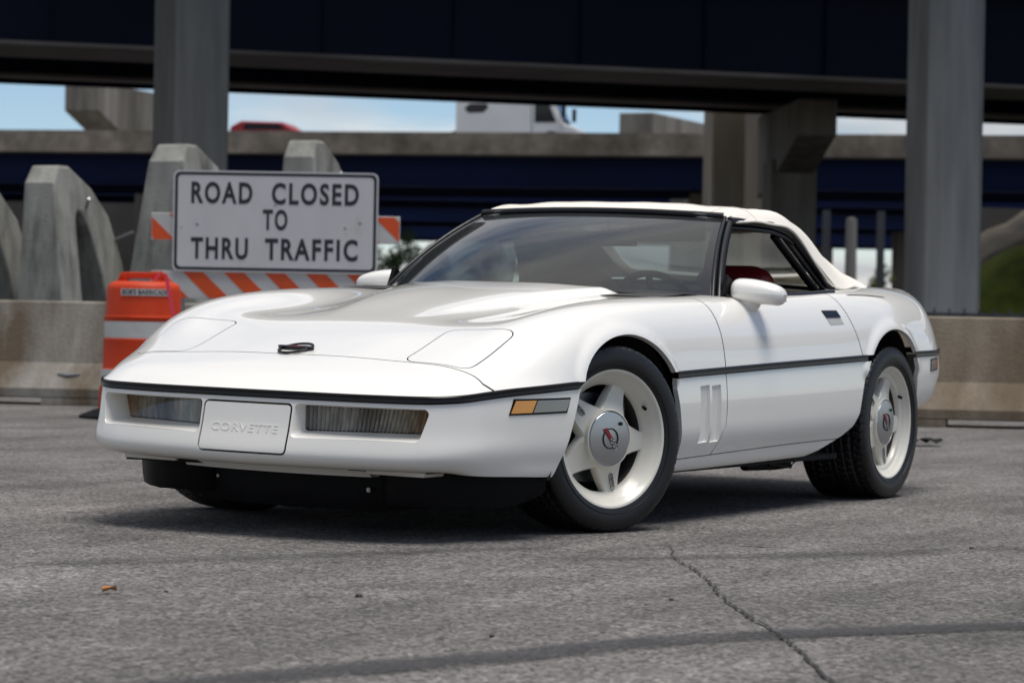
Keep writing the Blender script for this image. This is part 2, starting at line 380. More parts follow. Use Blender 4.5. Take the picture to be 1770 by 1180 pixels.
ribbon('tyre_mark', [(2.34,.11),(1.95,.33),(1.553,.555),(1.1,.80),(.643,1.047)], [.14,.2,.2,.16,.1], MARKF, .004,
       'faint tyre mark just in front of the car bumper', 'tyre mark', group='tyre marks on the asphalt')
ribbon('tyre_mark', [(1.10,1.20),(.70,1.55),(.25,1.9),(-.166,2.107),(-.7,2.5)], [.14,.2,.22,.2,.12], MARKF, .004,
       'faint tyre mark to the right of the turned front wheel', 'tyre mark', group='tyre marks on the asphalt')
CRACKM = pbr('crack_dark', (.022, .020, .019), rough=.95)
ribbon('pavement_crack', [(.30,1.18),(.55,1.33),(.819,1.472),(1.15,1.70),(1.497,1.919),(1.85,2.12),(2.182,2.338),(2.482,2.549),(2.848,2.781),(3.211,2.995),(3.6,3.25)],
       [.002,.004,.005,.006,.007,.006,.008,.008,.008,.009,.009], CRACKM, .006, 'thin jagged crack running across the asphalt from the front wheel', 'crack', sub=14, wob=.006, seed=4)
ribbon('tar_patch', [(.262,1.43),(.235,1.475),(.20,1.535)], [.01,.03,.012], CRACKM, .006, 'small dark tar patch on the asphalt right of the crack', 'patch', sub=8, wob=.003, seed=9)
# leaf and grit
lf = MB(); rows = []
for i in range(9):
    t = i/8; w = .014*math.sin(math.pi*min(1, t*1.02))**.7
    rows.append([(2.772-.042*t, .812+s*w+.014*t, .006+.009*abs(s)+.006*math.sin(t*3)) for s in (-1, -.5, 0, .5, 1)])
lf.grid(rows); tag(lf.build('fallen_leaf', LEAFB, smooth=60), 'small curled orange brown leaf lying on the asphalt', 'leaf')
def pebble(x, y, r, label, k):
    rnd = random.Random(k); bm = bmesh.new(); bmesh.ops.create_icosphere(bm, subdivisions=1, radius=r)
    for v in bm.verts: v.co *= rnd.uniform(.7, 1.15); v.co.z *= .6
    me = bpy.data.meshes.new('pebble'); bm.to_mesh(me); bm.free(); me.materials.append(STONE)
    o = bpy.data.objects.new('pebble', me); col.objects.link(o); o.location = (x, y, r*.35)
    tag(o, label, 'pebble', 'pebbles on the asphalt')
pebble(2.40, 1.35, .012, 'dark pebble on the asphalt right of the orange leaf, below the bumper', 1)
pebble(2.62, .90, .007, 'tiny dark pebble beside the orange leaf', 2)
pebble(2.95, 2.06, .008, 'tiny brown pebble beside the broad tyre mark', 3)
pebble(1.95, 2.02, .008, 'dark pebble on the asphalt left of the crack', 4)
pebble(-.18, 2.06, .010, 'dark pebble at the right side of the asphalt', 5)
pebble(3.05, -2.3, .03, 'dark clod on the asphalt at the far left', 6)

# ================================================================== concrete barriers
JP = [(-.30, .055), (-.30, .13), (-.175, .33), (-.085, .80), (-.075, .812), (.075, .812), (.085, .80), (.175, .33), (.30, .13), (.30, .055)]
def barrier(s0, d0, s1, d1, mat, label):
    a, b = at(s0, d0), at(s1, d1); c = (a+b)/2; L = (b-a).length; rz = math.atan2((b-a).y, (b-a).x)
    root = empty('concrete_barrier', c, rz); tag(root, label, 'barrier', 'concrete barriers behind the car')
    m = MB(); m.prism(JP, -L/2, L/2, lambda p, q, t: (t, p, q)); m.build('wall', mat, root, bevel=.012, recalc=True)
    for x in (-L/2+.45, 0, L/2-.45):
        f = MB(); f.box((x, 0, .0275), (.75, .598, .055)); f.build('foot', mat, root, bevel=.008)
    for x in (-L/2+.62, L/2-.62):
        f = MB(); f.tube([(x-.09, -.23, .245), (x, -.245, .235), (x+.09, -.23, .245)], .012, 6); f.build('lifting_bar', STEEL, root)
    return root
slope = -.185
bl = lambda s: 21.4+(s+3.6)*slope
barrier(-6.45, bl(-6.45), -2.80, bl(-2.80), CONC, 'stained grey concrete barrier behind the orange drum')
barrier(-2.70, bl(-2.70), .95, bl(.95), CONC, 'concrete barrier mostly hidden behind the car bonnet and closed road sign')
barrier(1.05, bl(1.05), 4.70, bl(4.70), CONCB, 'tan concrete barrier behind the car tail at the right')
barrier(4.80, bl(4.80), 8.4, bl(8.4), CONCB, 'tan concrete barrier at the right picture edge past the pole column')

# tall pointed concrete frames
def tall_block(s, d, rz, w0, w1, h, label, lean_=0.0, depth=1.0):
    root = empty('concrete_block', at(s, d), SITE+rz); tag(root, label, 'concrete block', 'tall concrete frames behind the barriers')
    O = [(0, 0), (.02, h*.45), (.04, h-.16), (.14, h), (.30, h), (.62, h-.18), (.86, h-.42), (1.02, h-.85), (1.12, h*.30), (1.16, 0)]
    I = [(.34, 0), (.335, h*.45), (.34, h-.48), (.36, h-.42), (.40, h-.40), (.46, h-.44), (.56, h-.62), (.68, h-.98), (.76, h*.28), (.80, 0)]
    O = [(p*depth, q) for p, q in O]; I = [(p*depth, q) for p, q in I]
    W = lambda z: (w0+(w1-w0)*z/h)/2
    m = MB(); n = len(O); V = []
    for P_ in (O, I):
        for sg in (-1, 1): V += [(sg*W(q)+lean_*q, p, q) for p, q in P_]
    f = []
    for i in range(n-1):
        f += [(i, i+1, n+i+1, n+i), (2*n+i, 3*n+i, 3*n+i+1, 2*n+i+1), (i, 2*n+i, 2*n+i+1, i+1), (n+i, n+i+1, 3*n+i+1, 3*n+i)]
    m.add(V, f); m.build('body', CONCT, root, bevel=.02, recalc=True)
    for sg in (-1, 1):
        g2 = MB(); g2.tube([(sg*(W(h-.3)+.03)+lean_*h, .50*depth, h-.36), (sg*(W(h-.3)+.10)+lean_*h, .44*depth, h-.28)], .012, 6); g2.build('rebar_stub', STEEL, root)
    g2 = MB(); g2.tube([(W(h-.3)+lean_*h-.10, .50*depth, h-.34), (W(h-.3)+lean_*h+.03, .42*depth, h-.40)], .016, 6); g2.build('rebar', STEEL, root); g2 = MB(); g2.tube([(W(h-.6)+lean_*h+.02, .92*depth, h-.64), (W(h-.6)+lean_*h+.22, .95*depth, h-.56)], .014, 6); g2.build('rebar', STEEL, root)
    return root
tall_block(-4.17, 24.0, R(-26), .62, .29, 2.03, 'shorter tall concrete frame with slot, standing left of the orange drum', lean_=-.045)
tall_block(-5.02, 24.0, R(-26), .62, .29, 1.98, 'tall concrete frame cut off by the left picture edge', lean_=-.03)
tall_block(-3.16, 24.2, R(-26), 1.05, .32, 2.25, 'tallest concrete frame, rising just left behind the road closed sign', lean_=.01)
tall_block(-2.02, 25.0, R(-20), .55, .29, 2.36, 'tall concrete frame showing only its top above the sign', lean_=.0)

# ================================================================== road closed barricade
bar = empty('road_closed_barricade', at(-1.772, 20.15), SITE+R(-1)); tag(bar, 'orange and white striped barricade with a white road closed sign', 'barricade')
def board(z, name='board', x0=-.925, x1=.925, h=.205, ph=0.0):
    m = MB(); m.box(((x0+x1)/2, 0, z), (x1-x0, .022, h)); b = m.build(name, REFLW, bar, bevel=.004)
    k = -3
    while True:
        xa = x0-.5+ph+k*.305; k += 1
        if xa > x1: break
        q = [(xa, h/2-.006), (xa+.152, h/2-.006), (xa+.152+.20, -h/2+.006), (xa+.20, -h/2+.006)]
        cl = []
        def clip(poly, lim, sgn):
            out = []
            for i in range(len(poly)):
                a, c = poly[i-1], poly[i]; ia, ic = sgn*(a[0]-lim) <= 0, sgn*(c[0]-lim) <= 0
                if ia != ic:
                    t = (lim-a[0])/(c[0]-a[0]); out.append((lim, a[1]+t*(c[1]-a[1])))
                if ic: out.append(c)
            return out
        q = clip(clip(q, x1-.004, 1), x0+.004, -1)
        if len(q) < 3: continue
        st = MB(); st.prism(q, -.0135, -.011, lambda p, r, t: (p, t, z+r)); st.build('stripe', ORSTR, b, recalc=True)
board(1.375, ph=.02); board(.945, ph=.13); board(.50, ph=.05)
for x in (-.70, .70):
    m = MB(); m.box((x, .035, .80), (.045, .045, 1.5)); m.build('upright', STEEL, bar)
    m = MB(); m.box((x, .03, .03), (.06, 1.3, .05)); m.build('foot', STEEL, bar)
sign = MB(); rr = rounded2 = None
def rrect(x0, x1, z0, z1, r, k=5):
    out = []
    for cx, cz, a0 in ((x1-r, z1-r, 0), (x0+r, z1-r, 90), (x0+r, z0+r, 180), (x1-r, z0+r, 270)):
        for i in range(k+1): a = R(a0+90*i/k); out.append((cx+r*math.cos(a), cz+r*math.sin(a)))
    return out
sx0, sx1, sz0, sz1 = -.762, .762, 1.045, 1.795
m = MB(); m.prism(rrect(sx0, sx1, sz0, sz1, .045), -.030, -.026, lambda p, q, t: (p, t, q)); panel = m.build('sign_panel', SIGNW, bar, recalc=True)
A_ = rrect(sx0+.012, sx1-.012, sz0+.012, sz1-.012, .04); B_ = rrect(sx0+.034, sx1-.034, sz0+.034, sz1-.034, .028)
m = MB(); n_ = len(A_); m.add([(x, -.0315, z) for x, z in A_]+[(x, -.0315, z) for x, z in B_], [(i, (i+1) % n_, n_+(i+1) % n_, n_+i) for i in range(n_)]); m.build('sign_border', SIGNB, panel)
Mx = lambda x, z: frame((x, -.0310, z), (1, 0, 0), (0, -1, 0))
for tx, hh, cx, cz, wd in (('ROAD', .215, -.403, 1.622, .455), ('CLOSED', .215, .294, 1.622, .648), ('TO', .205, .0, 1.428, .185), ('THRU', .215, -.410, 1.210, .425), ('TRAFFIC', .215, .2725, 1.210, .690)):
    put_text('sign_lettering', tx, hh, Mx(cx, cz), SIGNB, panel, extrude=.0008, bold=.032, spacing=1.22, width=wd)
for x, z, r in ((-.58, 1.40, .012), (.63, 1.425, .012), (.52, 1.385, .010), (-.70, 1.37, .006), (-.005, 1.545, .009)):
    MB().lathe([(0, .003), (r*.8, .002), (r, 0)], 12, M=Mx(x, z)).build('sign_bolt', STEEL, panel)

# ================================================================== orange drum
drum = empty('traffic_drum', at(-2.545, 18.7), SITE); tag(drum, 'orange plastic traffic drum with white bands beside the barricade', 'drum')
m = MB(); m.lathe([(.0, .02), (.295, .02), (.30, .08), (.292, .22), (.286, .225), (.283, .34), (.277, .345), (.272, .355), (.272, .545), (.268, .55), (.264, .56), (.264, .665), (.268, .672), (.270, .70), (.262, .705), (.258, .72), (.253, .885), (.246, .912), (.228, .932), (.195, .944), (.0, .946)], 56)
m.build('drum_body', ORANGE, drum, smooth=35)
for z0, z1, r0, r1 in ((.555, .668, .2665, .2665), (.228, .338, .2885, .2855)):
    m = MB(); m.lathe([(r0-.004, z0-.002), (r0, z0), (r1, z1), (r1-.004, z1+.002)], 56); m.build('reflective_band', REFLW, drum, smooth=35)
m = MB(); hp = [(-.19, .93), (-.165, .985), (-.13, 1.008), (.13, 1.008), (.165, .985), (.19, .93)]; hi_ = [(-.115, .93), (-.11, .958), (-.10, .966), (.10, .966), (.11, .958), (.115, .93)]
V = [(p, -.035, q) for p, q in hp]+[(p, -.035, q) for p, q in hi_]+[(p, .035, q) for p, q in hp]+[(p, .035, q) for p, q in hi_]; f = []
for i in range(5): f += [(i, i+1, 6+i+1, 6+i), (12+i, 18+i, 18+i+1, 12+i+1), (i, 12+i, 12+i+1, i+1), (6+i, 6+i+1, 18+i+1, 18+i)]
m.add(V, f); m.build('handle', ORANGE, drum, bevel=.012, recalc=True)
for x in (-.145, .145): MB().lathe([(0, .004), (.018, .003), (.02, -.002)], 16, M=frame((x, -.037, .985), (1, 0, 0), (0, -1, 0))).build('handle_bolt', ORANGE, drum)
m = MB(); a0, a1 = R(-119), R(-38)
rows = [[(.2595*math.cos(a0+(a1-a0)*i/20), .2595*math.sin(a0+(a1-a0)*i/20), z) for z in (.845, .892)] for i in range(21)]
m.grid(rows); lab = m.build('name_label', REFLW, drum, recalc=True)
me = text_mesh("BOB'S BARRICADES", .047, .0004, .025, 1.05); xs_ = [v.co.x for v in me.vertices]; me.transform(Matrix.Diagonal((.345/(max(xs_)-min(xs_)), 1, 1, 1)))
for v in me.vertices:
    a = (a0+a1)/2+v.co.x/.2595; rr_ = .2602+v.co.z; zz = .868+v.co.y; v.co = Vector((rr_*math.cos(a), rr_*math.sin(a), zz))
me.materials.clear(); me.materials.append(SIGNB); o = bpy.data.objects.new('label_lettering', me); col.objects.link(o); o.parent = lab
m = MB(); m.lathe([(.27, .0), (.43, .0), (.43, .02), (.33, .06), (.29, .07)], 40); m.build('rubber_base', BLACKM, drum, smooth=35)
rb = MB(); p0 = at(-2.36, 18.42); ww = RT2*.012
rows = [[p0+RT2*(.11*t)+Vector((0, 0, .985-.52*t))+ww*s for s in (-1, 1)] for t in [k/8 for k in range(9)]]
rb.grid(rows); rows = [[p0+RT2*(-.10+.05*t)+Vector((0, 0, .95+.06*t))+FW2*.14+ww*s for s in (-1, 1)] for t in [k/4 for k in range(5)]]
rb.grid(rows); tag(rb.build('warning_ribbon', REDFL), 'pink plastic ribbon tied to the orange drum handle', 'ribbon')
# debris beyond the tail
db = MB(); c0 = at(2.46, 16.6); db.grid([[c0+RT2*(-.18+.36*i/8)+FW2*(.10*(j-1))+Vector((0, 0, .02+.035*math.sin(i*.9+j)**2)) for j in range(3)] for i in range(9)]); tag(db.build('rubber_scrap', BLACKM, smooth=60), 'black rubber scrap lying behind the rear wheel', 'scrap')
db = MB(); c0 = at(2.28, 16.3); db.box(c0+Vector((0, 0, .02)), (.10, .07, .04), SITE); tag(db.build('red_scrap', REDP, bevel=.01), 'small red scrap beside the black rubber behind the rear wheel', 'scrap')

# ================================================================== columns and bridges
def column(s, d, rz, w, dep, ch, z1, mat, name, label, group=None):
    root = MB(); poly = [(-w/2+ch, -dep/2), (w/2-ch, -dep/2), (w/2, -dep/2+ch), (w/2, dep/2-ch), (w/2-ch, dep/2), (-w/2+ch, dep/2), (-w/2, dep/2-ch), (-w/2, -dep/2+ch)]
    c = at(s, d); ca, sa = math.cos(SITE+rz), math.sin(SITE+rz)
    root.prism(poly, 0, z1, lambda p, q, t: (p*ca-q*sa, p*sa+q*ca, t)); o = root.build(name, mat, recalc=True, bevel=.015); o.location = c
    return tag(o, label, 'column', group)
column(-5.09, 42.4, R(31), .92, .92, .05, 10.2, COLC, 'bridge_column', 'square concrete column rising behind the tall concrete frames at left', 'bridge columns')
column(6.70, 42.4, R(24), 1.02, .95, .17, 10.2, COLR, 'bridge_column', 'thick chamfered concrete column at the far right of the picture', 'bridge columns')

def beam(root, name, a, b, z0, z1, th, mat, mi=None):
    a = Vector(a); b = Vector(b); L = (b-a).length; u = (b-a).normalized(); n = Vector((-u.y, u.x, 0))
    if n.dot(FW2) < 0: n = -n
    m = MB(); V = []
    for z in (z0, z1): V += [a+Vector((0, 0, z)), b+Vector((0, 0, z)), b+n*th+Vector((0, 0, z)), a+n*th+Vector((0, 0, z))]
    m.add(V, [(0, 3, 2, 1), (4, 5, 6, 7), (0, 1, 5, 4), (1, 2, 6, 5), (2, 3, 7, 6), (3, 0, 4, 7)]); return m.build(name, mat, root, recalc=True)
# near overpass: steel box girders under a concrete deck
near = empty('near_overpass', at(0, 48)); tag(near, 'nearest dark steel overpass crossing the top of the picture', 'overpass')
near.location = (0, 0, 0)
def line(s0, d0, s1, d1, e=0.0):
    a, b = at(s0, d0), at(s1, d1); u = (b-a).normalized(); n = Vector((-u.y, u.x, 0)); n = n if n.dot(FW2) > 0 else -n
    return a+n*e, b+n*e
A0_ = (-34, 39.1, 34, 57.7)       # along the front face of the first girder
def off(e): return line(*A0_, e)
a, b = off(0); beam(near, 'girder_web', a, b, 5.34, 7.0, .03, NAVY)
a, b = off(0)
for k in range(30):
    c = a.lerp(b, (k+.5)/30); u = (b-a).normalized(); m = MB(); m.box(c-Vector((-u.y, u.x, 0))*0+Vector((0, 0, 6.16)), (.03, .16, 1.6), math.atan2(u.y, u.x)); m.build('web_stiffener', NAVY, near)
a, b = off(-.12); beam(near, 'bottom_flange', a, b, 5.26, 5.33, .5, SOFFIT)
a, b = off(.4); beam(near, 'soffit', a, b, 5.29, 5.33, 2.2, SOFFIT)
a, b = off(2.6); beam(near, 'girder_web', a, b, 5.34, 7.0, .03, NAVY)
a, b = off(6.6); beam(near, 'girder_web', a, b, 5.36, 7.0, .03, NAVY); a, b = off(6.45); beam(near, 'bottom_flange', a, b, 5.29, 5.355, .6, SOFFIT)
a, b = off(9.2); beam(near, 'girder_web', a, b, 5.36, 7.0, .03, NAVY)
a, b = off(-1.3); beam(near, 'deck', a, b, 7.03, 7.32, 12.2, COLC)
a, b = off(-1.3); beam(near, 'parapet', a, b, 7.32, 8.3, .35, COLC)
up_d = empty('upper_deck', (0, 0, 0)); tag(up_d, 'high bridge deck carried by the tall columns unseen above the picture, added for its shade', 'bridge deck')
a, b = line(-70, 39.8, 70, 39.8, 0); beam(up_d, 'deck', a, b, 11.1, 11.6, 14, COLC)  # unseen deck implied by the columns, added and sized to shade the background
for e in (.6, 4.6, 8.6, 12.6): a, b = line(-70, 39.8, 70, 39.8, e); beam(up_d, 'girder', a, b, 10.2, 11.09, .9, NAVY)
# pier with cantilever cap under it
pr_ = empty('bridge_pier', (0, 0, 0)); tag(pr_, 'concrete pier with a cantilevered cap under the near overpass', 'pier')
def blockpoly(root, name, mat, s, d, rz, poly, t0, t1, bevel=.03):
    c = at(s, d); ca, sa = math.cos(SITE+rz), math.sin(SITE+rz)
    m = MB(); m.prism(poly, t0, t1, lambda p, q, t: (c.x+t*ca-p*sa, c.y+t*sa+p*ca, q)); return m.build(name, mat, root, recalc=True, bevel=bevel)
blockpoly(pr_, 'cap', COLC2, 6.02, 54.2, R(4), [(0, 4.55), (0, 5.28), (5.0, 5.28), (5.0, 3.5), (2.4, 3.95)], -.40, .40)
blockpoly(pr_, 'shaft', COLC2, 5.86, 56.7, R(4), [(0, 0), (0, 4.2), (1.3, 4.2), (1.3, 0)], -.50, .46)
column(4.78, 62, R(10), .80, .9, .05, 6.4, TANC, 'bridge_column', 'slim tan concrete column left of the bridge pier', 'bridge columns')
column(5.62, 64.5, R(10), .75, .9, .05, 6.4, COLC2, 'bridge_column', 'dark streaked concrete column between the tan column and the pier', 'bridge columns')

# far bridge carrying traffic
far = empty('far_bridge', (0, 0, 0)); tag(far, 'long far bridge with stained concrete parapet and navy girder', 'bridge')
F0 = (-60, 104.6, 60, 82.5)
def foff(e): return line(*F0, e)
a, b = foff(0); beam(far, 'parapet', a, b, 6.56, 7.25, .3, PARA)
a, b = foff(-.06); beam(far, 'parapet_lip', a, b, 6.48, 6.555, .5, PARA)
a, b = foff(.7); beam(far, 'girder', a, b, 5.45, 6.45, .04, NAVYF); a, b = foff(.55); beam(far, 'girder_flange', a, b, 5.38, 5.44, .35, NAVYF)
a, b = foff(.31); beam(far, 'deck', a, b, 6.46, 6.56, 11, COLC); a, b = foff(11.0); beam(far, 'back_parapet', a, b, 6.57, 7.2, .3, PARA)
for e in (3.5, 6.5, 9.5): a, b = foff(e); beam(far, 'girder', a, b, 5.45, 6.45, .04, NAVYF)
pa, pb = foff(4.5)
for t in (.28, .40, .55, .68, .80):
    c = pa.lerp(pb, t); m = MB(); m.box(c+Vector((0, 0, 2.7)), (1.1, 1.3, 5.4), SITE); m.build('pier', COLC2, far)
def farther(name, label, d0, slope_, zs, z0, z1, light):
    root = empty(name, (0, 0, 0)); tag(root, label, 'bridge')
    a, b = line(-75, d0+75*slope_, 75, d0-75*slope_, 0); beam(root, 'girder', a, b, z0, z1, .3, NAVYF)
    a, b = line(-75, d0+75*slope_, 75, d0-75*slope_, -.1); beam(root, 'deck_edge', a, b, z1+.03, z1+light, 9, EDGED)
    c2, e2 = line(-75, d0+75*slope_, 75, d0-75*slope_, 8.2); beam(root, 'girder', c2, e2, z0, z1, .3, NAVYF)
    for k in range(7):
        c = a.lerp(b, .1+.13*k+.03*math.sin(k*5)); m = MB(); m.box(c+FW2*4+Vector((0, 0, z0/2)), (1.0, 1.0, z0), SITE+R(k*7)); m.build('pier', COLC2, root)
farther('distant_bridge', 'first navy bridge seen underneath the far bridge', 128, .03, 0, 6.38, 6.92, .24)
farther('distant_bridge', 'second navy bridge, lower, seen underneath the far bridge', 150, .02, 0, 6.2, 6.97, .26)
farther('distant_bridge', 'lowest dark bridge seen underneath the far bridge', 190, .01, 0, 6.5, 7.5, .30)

# unfinished pier caps above the far bridge
def cap_block(s, d, rz, poly, t, label):
    root = empty('pier_cap', (0, 0, 0)); tag(root, label, 'pier cap', 'unfinished pier caps beyond the far bridge')
    blockpoly(root, 'cap', COLC2, s, d, rz, poly, -t, t, .04); blockpoly(root, 'shaft', COLC2, s, d+.02, rz, [(5.5, 0), (5.5, poly[0][1]), (7.5, poly[0][1]), (7.5, 0)], -t*.7, t*.7, .04)
cap_block(-17.0, 106, R(-20), [(0, 8.65), (0, 9.75), (9.5, 9.75), (9.5, 6.6), (4.5, 6.9)], .75, 'large angular concrete pier cap against the sky at far left')
cap_block(4.95, 112, R(-24), [(0, 8.2), (0, 9.45), (7.5, 9.45), (7.5, 6.9), (3.4, 7.2)], .75, 'smaller concrete pier cap against the sky beside the white truck')

# traffic on the far bridge
fb = (foff(0)[1]-foff(0)[0]).normalized(); FAZ = math.atan2(fb.y, fb.x); DZ = 6.56
def on_far(s, e):
    a, b = foff(e); t = (s-(a-at(0, 0)).dot(RT2))/((b-a).dot(RT2)); return a.lerp(b, t)+Vector((0, 0, DZ))
tk = empty('box_truck', on_far(-.3, 2.4), FAZ); tag(tk, 'white box truck driving across the far bridge', 'truck')
DG = pbr('truck_glass', (.012, .014, .018), rough=.1)
m = MB(); m.box((-.32, 0, 1.28), (2.66, 2.2, 1.80)); m.build('cargo_box', WHITEP, tk, bevel=.04)
m = MB(); m.prism([(1.03, .45), (2.62, .45), (2.62, .98), (2.15, 1.12), (1.72, 2.05), (1.03, 2.12)], -1.0, 1.0, lambda p, q, t: (p, t, q)); m.build('cab', WHITEP, tk, bevel=.05, recalc=True)
for sg in (-1, 1):
    m = MB(); m.prism([(1.15, 1.15), (1.92, 1.15), (1.60, 1.92), (1.15, 1.96)], sg*1.003, sg*1.012, lambda p, q, t: (p, t, q)); m.build('side_window', DG, tk, recalc=True)
    for x in (-1.6, 1.75): MB().lathe([(0, -.12), (.42, -.12), (.42, .12), (0, .12)], 20, axis='Y', M=Matrix.Translation((x, sg*.95, .42))).build('wheel', RUBBER, tk)
    m = MB(); m.box((2.2, sg*1.15, 1.55), (.12, .2, .45)); m.build('truck_mirror', BLACKM, tk)
m = MB(); m.add([(2.17, -.9, 1.14), (2.17, .9, 1.14), (1.76, .9, 2.0), (1.76, -.9, 2.0)], [(0, 1, 2, 3)]); m.build('windscreen', DG, tk)
m = MB(); m.prism([(-1.35, 1.62), (-1.15, 1.78), (-.55, 1.78), (-.48, 1.66), (-.65, 1.48), (-1.2, 1.46)], -1.108, -1.103, lambda p, q, t: (p, t, q)); m.build('painted_mark', INTR, tk, recalc=True)
rv = empty('red_car', on_far(-8.8, 2.4), FAZ); tag(rv, 'red car driving across the far bridge behind the parapet', 'car')
m = MB(); m.prism([(-1.3, .25), (1.3, .25), (1.3, .80), (.95, .92), (.62, 1.12), (-.9, 1.16), (-1.3, .95)], -.85, .85, lambda p, q, t: (p, t, q)); m.build('body', REDP, rv, bevel=.06, recalc=True)
m = MB(); m.prism([(-.8, .86), (.75, .86), (.5, 1.06), (-.75, 1.09)], -.86, -.852, lambda p, q, t: (p, t, q)); m.build('side_window', DG, rv, recalc=True)
for x in (-.85, .85):
    for sg in (-1, 1): MB().lathe([(0, -.1), (.3, -.1), (.3, .1), (0, .1)], 20, axis='Y', M=Matrix.Translation((x, sg*.78, .3))).build('wheel', RUBBER, rv)

# embankment with fence at the right
em = MB(); P_ = []
for i in range(41):
    s_ = 9.2+15*i/40; row = []
    for j in range(11):
        q = j/10; row.append(at(s_, 55+6*q, max(-.05, (2.16+(s_-10.47)*.57)*smooth_step(q*.5+.5*q*q)+.05*math.sin(i*2.1+j*1.7)*q)))
    P_.append(row)
em.grid(P_); eo = em.build('grass_embankment', GRASS, smooth=60, recalc=True); tag(eo, kind='structure')
sp_ = MB(); top_ = [r[-1] for r in P_]
sp_.grid([[p+Vector((0, 0, -.02)), p+FW2*.15+Vector((0, 0, .10)), p+FW2*2.2+Vector((0, 0, .55)), p+FW2*2.3+Vector((0, 0, .2))] for p in top_])
so = sp_.build('slope_paving', PARA, recalc=True); tag(so, kind='structure')
ab = empty('shade_backdrop', (0, 0, 0)); tag(ab, 'added dark abutment under the bridges at the right edge', 'backdrop')
a, b = line(11.6, 70, 34, 76, 0); beam(ab, 'wall', a, b, 0, 3.9, 1.0, EDGED)  # added wall, its dark tone stands in for shade under the bridges
ab = empty('shade_backdrop', (0, 0, 0)); tag(ab, 'added dark abutment under the bridges at the left, behind the tall concrete blocks', 'backdrop')
a, b = line(-60, 122, -9.6, 118, 0); beam(ab, 'wall', a, b, 0, 5.6, 1.0, EDGED)  # added to cover bright sky where the bridge underside is in shade
fe = empty('picket_fence', at(8, 36), SITE); tag(fe, 'low dark picket fence in front of the right column', 'fence')
for k in range(46): m = MB(); m.box((-4.0+.2*k, 0, .50), (.025, .02, 1.0)); m.build('picket', FENCE, fe)
for z in (.15, .92): m = MB(); m.box((.5, .025, z), (9.2, .02, .05)); m.build('rail', FENCE, fe)

# lamp post and vegetation beyond
lp = empty('lamp_post', at(15.05, 121), SITE); tag(lp, 'pale light pole seen between the pier and the right column', 'pole')
MB().lathe([(.32, 0), (.30, 1.0), (.24, 5.6), (0, 5.65)], 14).build('pole', GALV, lp, smooth=40)
MB().box((0, 0, .15), (.9, .9, .3)).build('pole_base', COLC, lp)
for s_, d_, lb in ((14.05, 122, 'dark thin post left of the pale light pole'), (16.5, 122, 'dark thin post right of the pale light pole')):
    p_ = empty('dark_post', at(s_, d_), SITE); tag(p_, lb, 'post', 'dark posts under the far bridge'); MB().box((0, 0, 3.0), (.32, .32, 6.0)).build('shaft', FENCE, p_)
    MB().box((0, 0, .1), (.8, .8, .2)).build('base_plate', COLC, p_)
tw = MB(); tw.box(at(14, 175, 1.35), (26, .4, 2.7), SITE); tag(tw.build('tan_wall', TANW), 'low tan wall far away beneath the bridges', 'wall')
def palm(s, d, h, r, label):
    root = empty('palm_tree', at(s, d)); tag(root, label, 'tree', 'trees beyond the bridges'); rnd = random.Random(int(s*10))
    MB().tube([(0, 0, 0), (.1, 0, h*.5), (.05, .05, h)], [.22, .17, .14], 8).build('trunk', BARK, root, smooth=60)
    c = MB()
    for k in range(26):
        a = 2*math.pi*k/26+rnd.uniform(-.2, .2); el = rnd.uniform(-.5, .9); L = r*rnd.uniform(.8, 1.15); rows = []
        for i in range(9):
            t = i/8; q = Vector((math.cos(a)*L*t*math.cos(el*.6), math.sin(a)*L*t*math.cos(el*.6), h+L*(math.sin(el)*t-.75*t*t)))
            rows.append(q)
        for i in range(8):
            for sg in (-1, 1):
                for q in range(3):
                    p = rows[i].lerp(rows[i+1], q/3); n = Vector((-math.sin(a), math.cos(a), 0))*sg; l = .55*math.sin(math.pi*min(1, (i+q/3)/8+.12))
                    tip = p+n*l+Vector((0, 0, -.3*l))+(rows[i+1]-rows[i])*.6; d2 = (rows[i+1]-rows[i])*.22
                    c.add([p, p+d2, tip], [(0, 1, 2)])
    c.build('crown', PALMG, root)
def leafy(s, d, h, r, label, name='leafy_tree', seed=1, n=2600, trunk=True, mat=None):
    root = empty(name, at(s, d)); tag(root, label, 'tree' if trunk else 'shrub', 'trees beyond the bridges' if trunk else 'shrubs beyond the bridges'); rnd = random.Random(seed)
    if trunk:
        t = MB(); t.tube([(0, 0, 0), (0, 0, h*.45), (.1, 0, h*.8)], [.2, .15, .06], 8)
        for k in range(6): a = k*1.1; t.tube([(0, 0, h*.4+.08*k), (math.cos(a)*r*.6, math.sin(a)*r*.6, h*.62+.12*k)], [.08, .03], 6)
        t.build('trunk', BARK, root, smooth=60)
    cl = [(rnd.gauss(0, r*.42), rnd.gauss(0, r*.42), h*.72+rnd.gauss(0, h*.14), rnd.uniform(.25, .5)*r) for _ in range(16)]
    c = MB()
    for k in range(n):
        x, y, z, q = cl[k % 16]; d_ = Vector((rnd.gauss(0, 1), rnd.gauss(0, 1), rnd.gauss(0, 1))).normalized()*q*rnd.random()**.4; p = Vector((x, y, max(.05, z+d_.z)))+Vector((d_.x, d_.y, 0)); e = rnd.uniform(.06, .13)
        u = Vector((rnd.gauss(0, 1), rnd.gauss(0, 1), rnd.gauss(0, 1))).normalized(); w = u.orthogonal().normalized()
        c.add([p-u*e, p+w*e*.6, p+u*e, p-w*e*.6], [(0, 1, 2, 3)])
    c.build('foliage', mat or LEAFG, root)
palm(15.2, 140, 3.5, 1.9, 'palm tree behind the pale light pole')
leafy(-6.4, 150, 5.2, 1.6, 'loose green tree between the sign and the car windshield', seed=3)
leafy(-4.6, 154, 4.9, 1.5, 'darker green tree just left of the car windshield', seed=4)
